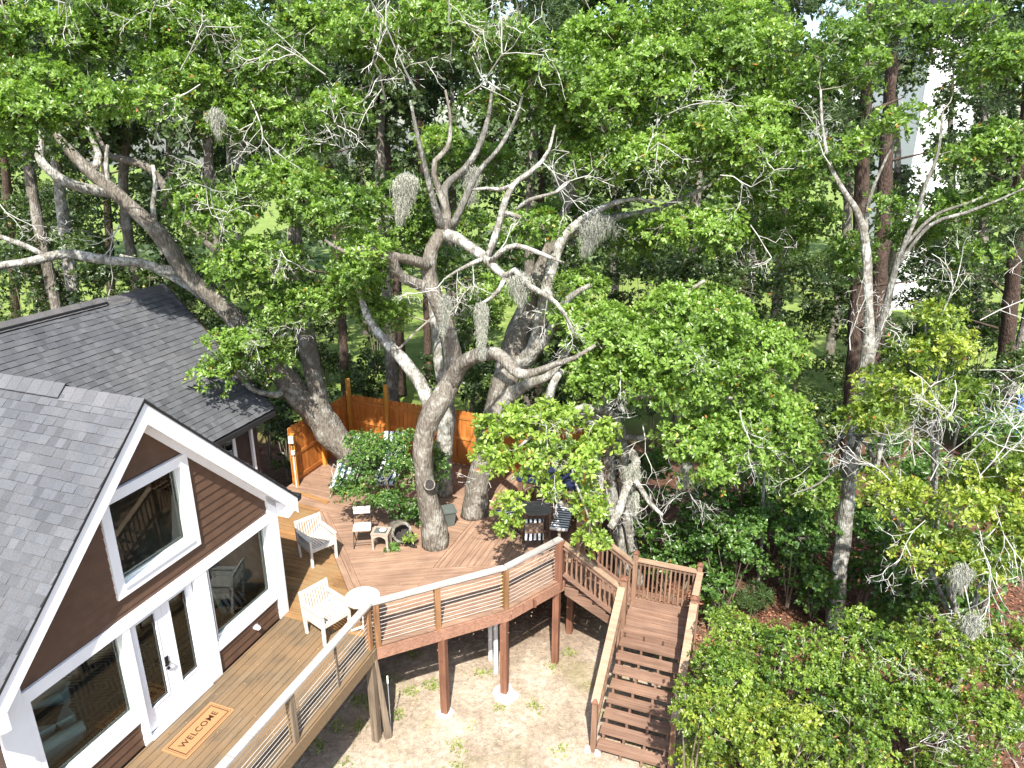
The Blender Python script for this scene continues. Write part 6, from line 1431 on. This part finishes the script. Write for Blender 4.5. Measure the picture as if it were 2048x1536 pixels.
HT('broad green tree deep in the wood past the left edge', [(-25.14,38.00,5.12,0.261), (-24.26,38.00,8.15,0.178), (-24.04,38.00,10.08,0.075)], [(-24.24,38.00,9.17,3.02,2.20,1.87), (-24.73,38.00,6.96,3.49,1.80,1.74)])
HT('broad green tree deep in the wood across the lawn', [(-8.36,40.00,4.51,0.275), (-7.94,40.00,7.46,0.188), (-8.03,40.00,9.26,0.079)], [(-8.08,40.00,8.47,3.19,2.20,1.81), (-8.78,40.00,6.30,3.69,1.80,1.68)])
HT('broad green tree crowding the left wall of the tall white house', [(20.95,40.00,5.31,0.219), (20.26,40.00,9.99,0.158), (19.49,40.00,13.62,0.064)], [(19.49,40.00,12.92,1.28,1.60,3.16), (20.67,40.00,6.91,1.35,1.60,3.06)])
HT('broad green tree screening the right wall of the tall white house', [(24.10,40.00,5.30,0.219), (23.02,40.00,9.99,0.158), (22.42,40.00,13.62,0.064)], [(22.46,40.00,14.32,0.91,1.40,3.12), (22.91,40.00,9.24,1.16,1.40,1.63), (23.63,40.00,4.21,1.93,1.60,2.56)])
# far edge of the wood
fc_ = []
for k in range(700):
    x = rng.uniform(-52, 54); y = rng.uniform(52, 60); z = rng.uniform(.5, 24) if k % 3 else rng.uniform(14, 24)
    if 17.5 < x * 46 / y < 20.6 and z > 0: continue
    fc_.append((x, y, z))
cs = np.array(fc_); rs = rng.uniform(1.6, 2.6, len(cs))
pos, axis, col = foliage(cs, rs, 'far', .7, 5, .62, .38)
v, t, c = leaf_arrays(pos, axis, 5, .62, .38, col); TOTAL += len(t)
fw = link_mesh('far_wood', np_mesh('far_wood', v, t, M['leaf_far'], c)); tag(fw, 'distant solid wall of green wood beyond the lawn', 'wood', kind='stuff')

# ------------------------------------------------------------------ spanish moss
def moss(label, p, L, w, n=900, lean=(0, 0)):
    p = np.array(p); n = int(n * 1.3); S0, S1, R0, R1, C0 = [], [], [], [], []
    t = rng.random(n) ** 1.3; wd = w * .34 * (1 - .85 * t ** .8)
    st = np.stack([rng.normal(0, 1, n) * wd, rng.normal(0, .7, n) * wd, -t * L * .8 + rng.normal(0, .03, n)], 1)
    st[:, 2] -= np.abs(st[:, 0]) * .45
    st[:, 0] += lean[0] * t; st[:, 1] += lean[1] * t; shade = rng.uniform(.7, 1.2, n)
    for k in range(5):
        nx = st + np.stack([rng.normal(0, .016, n), rng.normal(0, .016, n), -rng.uniform(.0, .075, n)], 1)
        S0.append(st); S1.append(nx); R0.append(np.full(n, .0042 - k * .0006)); R1.append(np.full(n, .0038 - k * .0006)); C0.append(shade); st = nx
    v, f = ribbon_arrays(np.concatenate(S0), np.concatenate(S1), np.concatenate(R0), np.concatenate(R1))
    cc = np.repeat(np.array([[.38, .385, .32]]) * np.concatenate(C0)[:, None], 2, 0)
    o = link_mesh('spanish_moss', np_mesh('spanish_moss', v, f, M['moss'], cc), None, p)
    tag(o, label, 'moss', 'spanish moss hanging in the trees')
    return len(f)
for a in [
 ('long grey moss sleeve hanging beneath the bare white limb of the twisting oak', (-0.58,13.50,7.97), 1.15, .16, 2600), ('thick grey moss beard in the upper left fork of the twisting oak', (-1.99,14.20,10.31), .95, .34, 2600, (-.18, 0)),
 ('grey moss drooping under the bend of the bare white limb', (0.15,13.55,8.54), .55, .35, 1300), ('thin moss trailing under the limbs of the stout oak', (1.92,16.10,9.37), .9, .6, 1500, (-.3, 0)), ('thin moss curtain beside the twisting oak trunk', (-1.28,13.90,8.03), .8, .16, 1000, (-.1, 0)),
 ('moss clump on the pale broken limb right of the deck', (2.55,13.90,4.37), .5, .3, 1300), ('moss strand below the pale broken limb right of the deck', (2.60,13.60,3.88), .45, .1, 700), ('moss clump hanging in the bare twigs right of the broken limb', (3.74,14.00,4.38), .5, .22, 900),
 ('small moss clump over the undergrowth right of the staircase', (7.41,10.20,4.35), .4, .25, 900), ('low moss clump in the undergrowth beside bare sticks', (7.32,9.60,3.83), .35, .25, 900), ('moss clump high above the stout oak', (1.17,16.60,10.33), .7, .4, 1000), ('moss wisp between the top limbs of the twisting oak', (-0.83,15.10,10.40), .7, .3, 900), ('moss wisp in the leaning oak high over the roof', (-6.58,17.20,11.53), .6, .3, 800)]:
    TOTAL += moss(*a)

# ------------------------------------------------------------------ grass tufts, straw and fallen leaves
def inside_yard(x, y): return y < 13.6
n = 2600
gc = rng.uniform([-5.2, 6.5], [4.6, 13.4], (70, 2)); gi = rng.integers(0, 70, n)
gp = np.concatenate([gc[gi] + rng.normal(0, .09, (n, 2)), np.full((n, 1), -.03)], 1)
ga = unit(np.concatenate([rng.normal(0, .35, (n, 2)), np.ones((n, 1))], 1))
gcol = np.array([.22, .3, .07]) * rng.uniform(.6, 1.6, (n, 1)) + np.array([.06, .04, 0]) * rng.random((n, 1))
v, t, c = leaf_arrays(gp, ga, 5, .06, .013, gcol, (5, 50)); TOTAL += len(t)
gr = link_mesh('grass_tufts', np_mesh('grass_tufts', v, t, M['grassblade'], c)); tag(gr, 'sparse green grass tufts dotted over the sandy yard', 'grass', kind='stuff')
n = 26000
sp = np.stack([rng.uniform(-6, 5, n), rng.uniform(6, 15.5, n), np.full(n, -.012) + rng.uniform(0, .02, n)], 1)
sd = unit(np.stack([rng.normal(size=n), rng.normal(size=n), rng.normal(0, .12, n)], 1)) * rng.uniform(.04, .16, (n, 1))
v, f = ribbon_arrays(sp - sd / 2, sp + sd / 2, np.full(n, .0028), np.full(n, .0015)); TOTAL += len(f)
sc_ = np.repeat(np.array([[.46, .36, .24]]) * rng.uniform(.45, 1.35, (n, 1)), 2, 0)
so = link_mesh('pine_straw', np_mesh('pine_straw', v, f, M['litter'], sc_)); tag(so, 'dry pine straw scattered over the sandy yard', 'straw', kind='stuff')
n = 9000
lp = np.stack([rng.uniform(3.4, 13, n), rng.uniform(7, 19, n), np.full(n, .0)], 1); la = unit(np.concatenate([rng.normal(0, .5, (n, 2)), np.ones((n, 1))], 1))
lc = np.array([.22, .1, .06]) * rng.uniform(.4, 1.6, (n, 1))
v, t, c = leaf_arrays(lp, la, 2, .1, .05, lc, (70, 100)); TOTAL += len(t)
ll = link_mesh('leaf_litter', np_mesh('leaf_litter', v, t, M['litter'], c)); tag(ll, 'red brown fallen leaves under the trees right of the stairs', 'leaves', kind='stuff')
n = 500                                     # fallen leaves on the deck
q = rng.uniform([-3, 1.8], [4.6, 9], (n, 2)); q = np.concatenate([q, rng.uniform([.2, -4], [2.1, 1.7], (160, 2))])
lp = np.array([tuple(HW(a, b, Z + .004)) for a, b in q]); la = unit(np.concatenate([rng.normal(0, .15, (len(q), 2)), np.ones((len(q), 1))], 1))
lc = np.array([.26, .17, .09]) * rng.uniform(.5, 1.5, (len(q), 1))
v, t, c = leaf_arrays(lp, la, 1, .05, .022, lc, (80, 92)); TOTAL += len(t)
ll = link_mesh('deck_leaves', np_mesh('deck_leaves', v, t, M['litter'], c)); tag(ll, 'small dry leaves fallen on the deck boards', 'leaves', kind='stuff')
print('leaf and twig triangles', TOTAL)
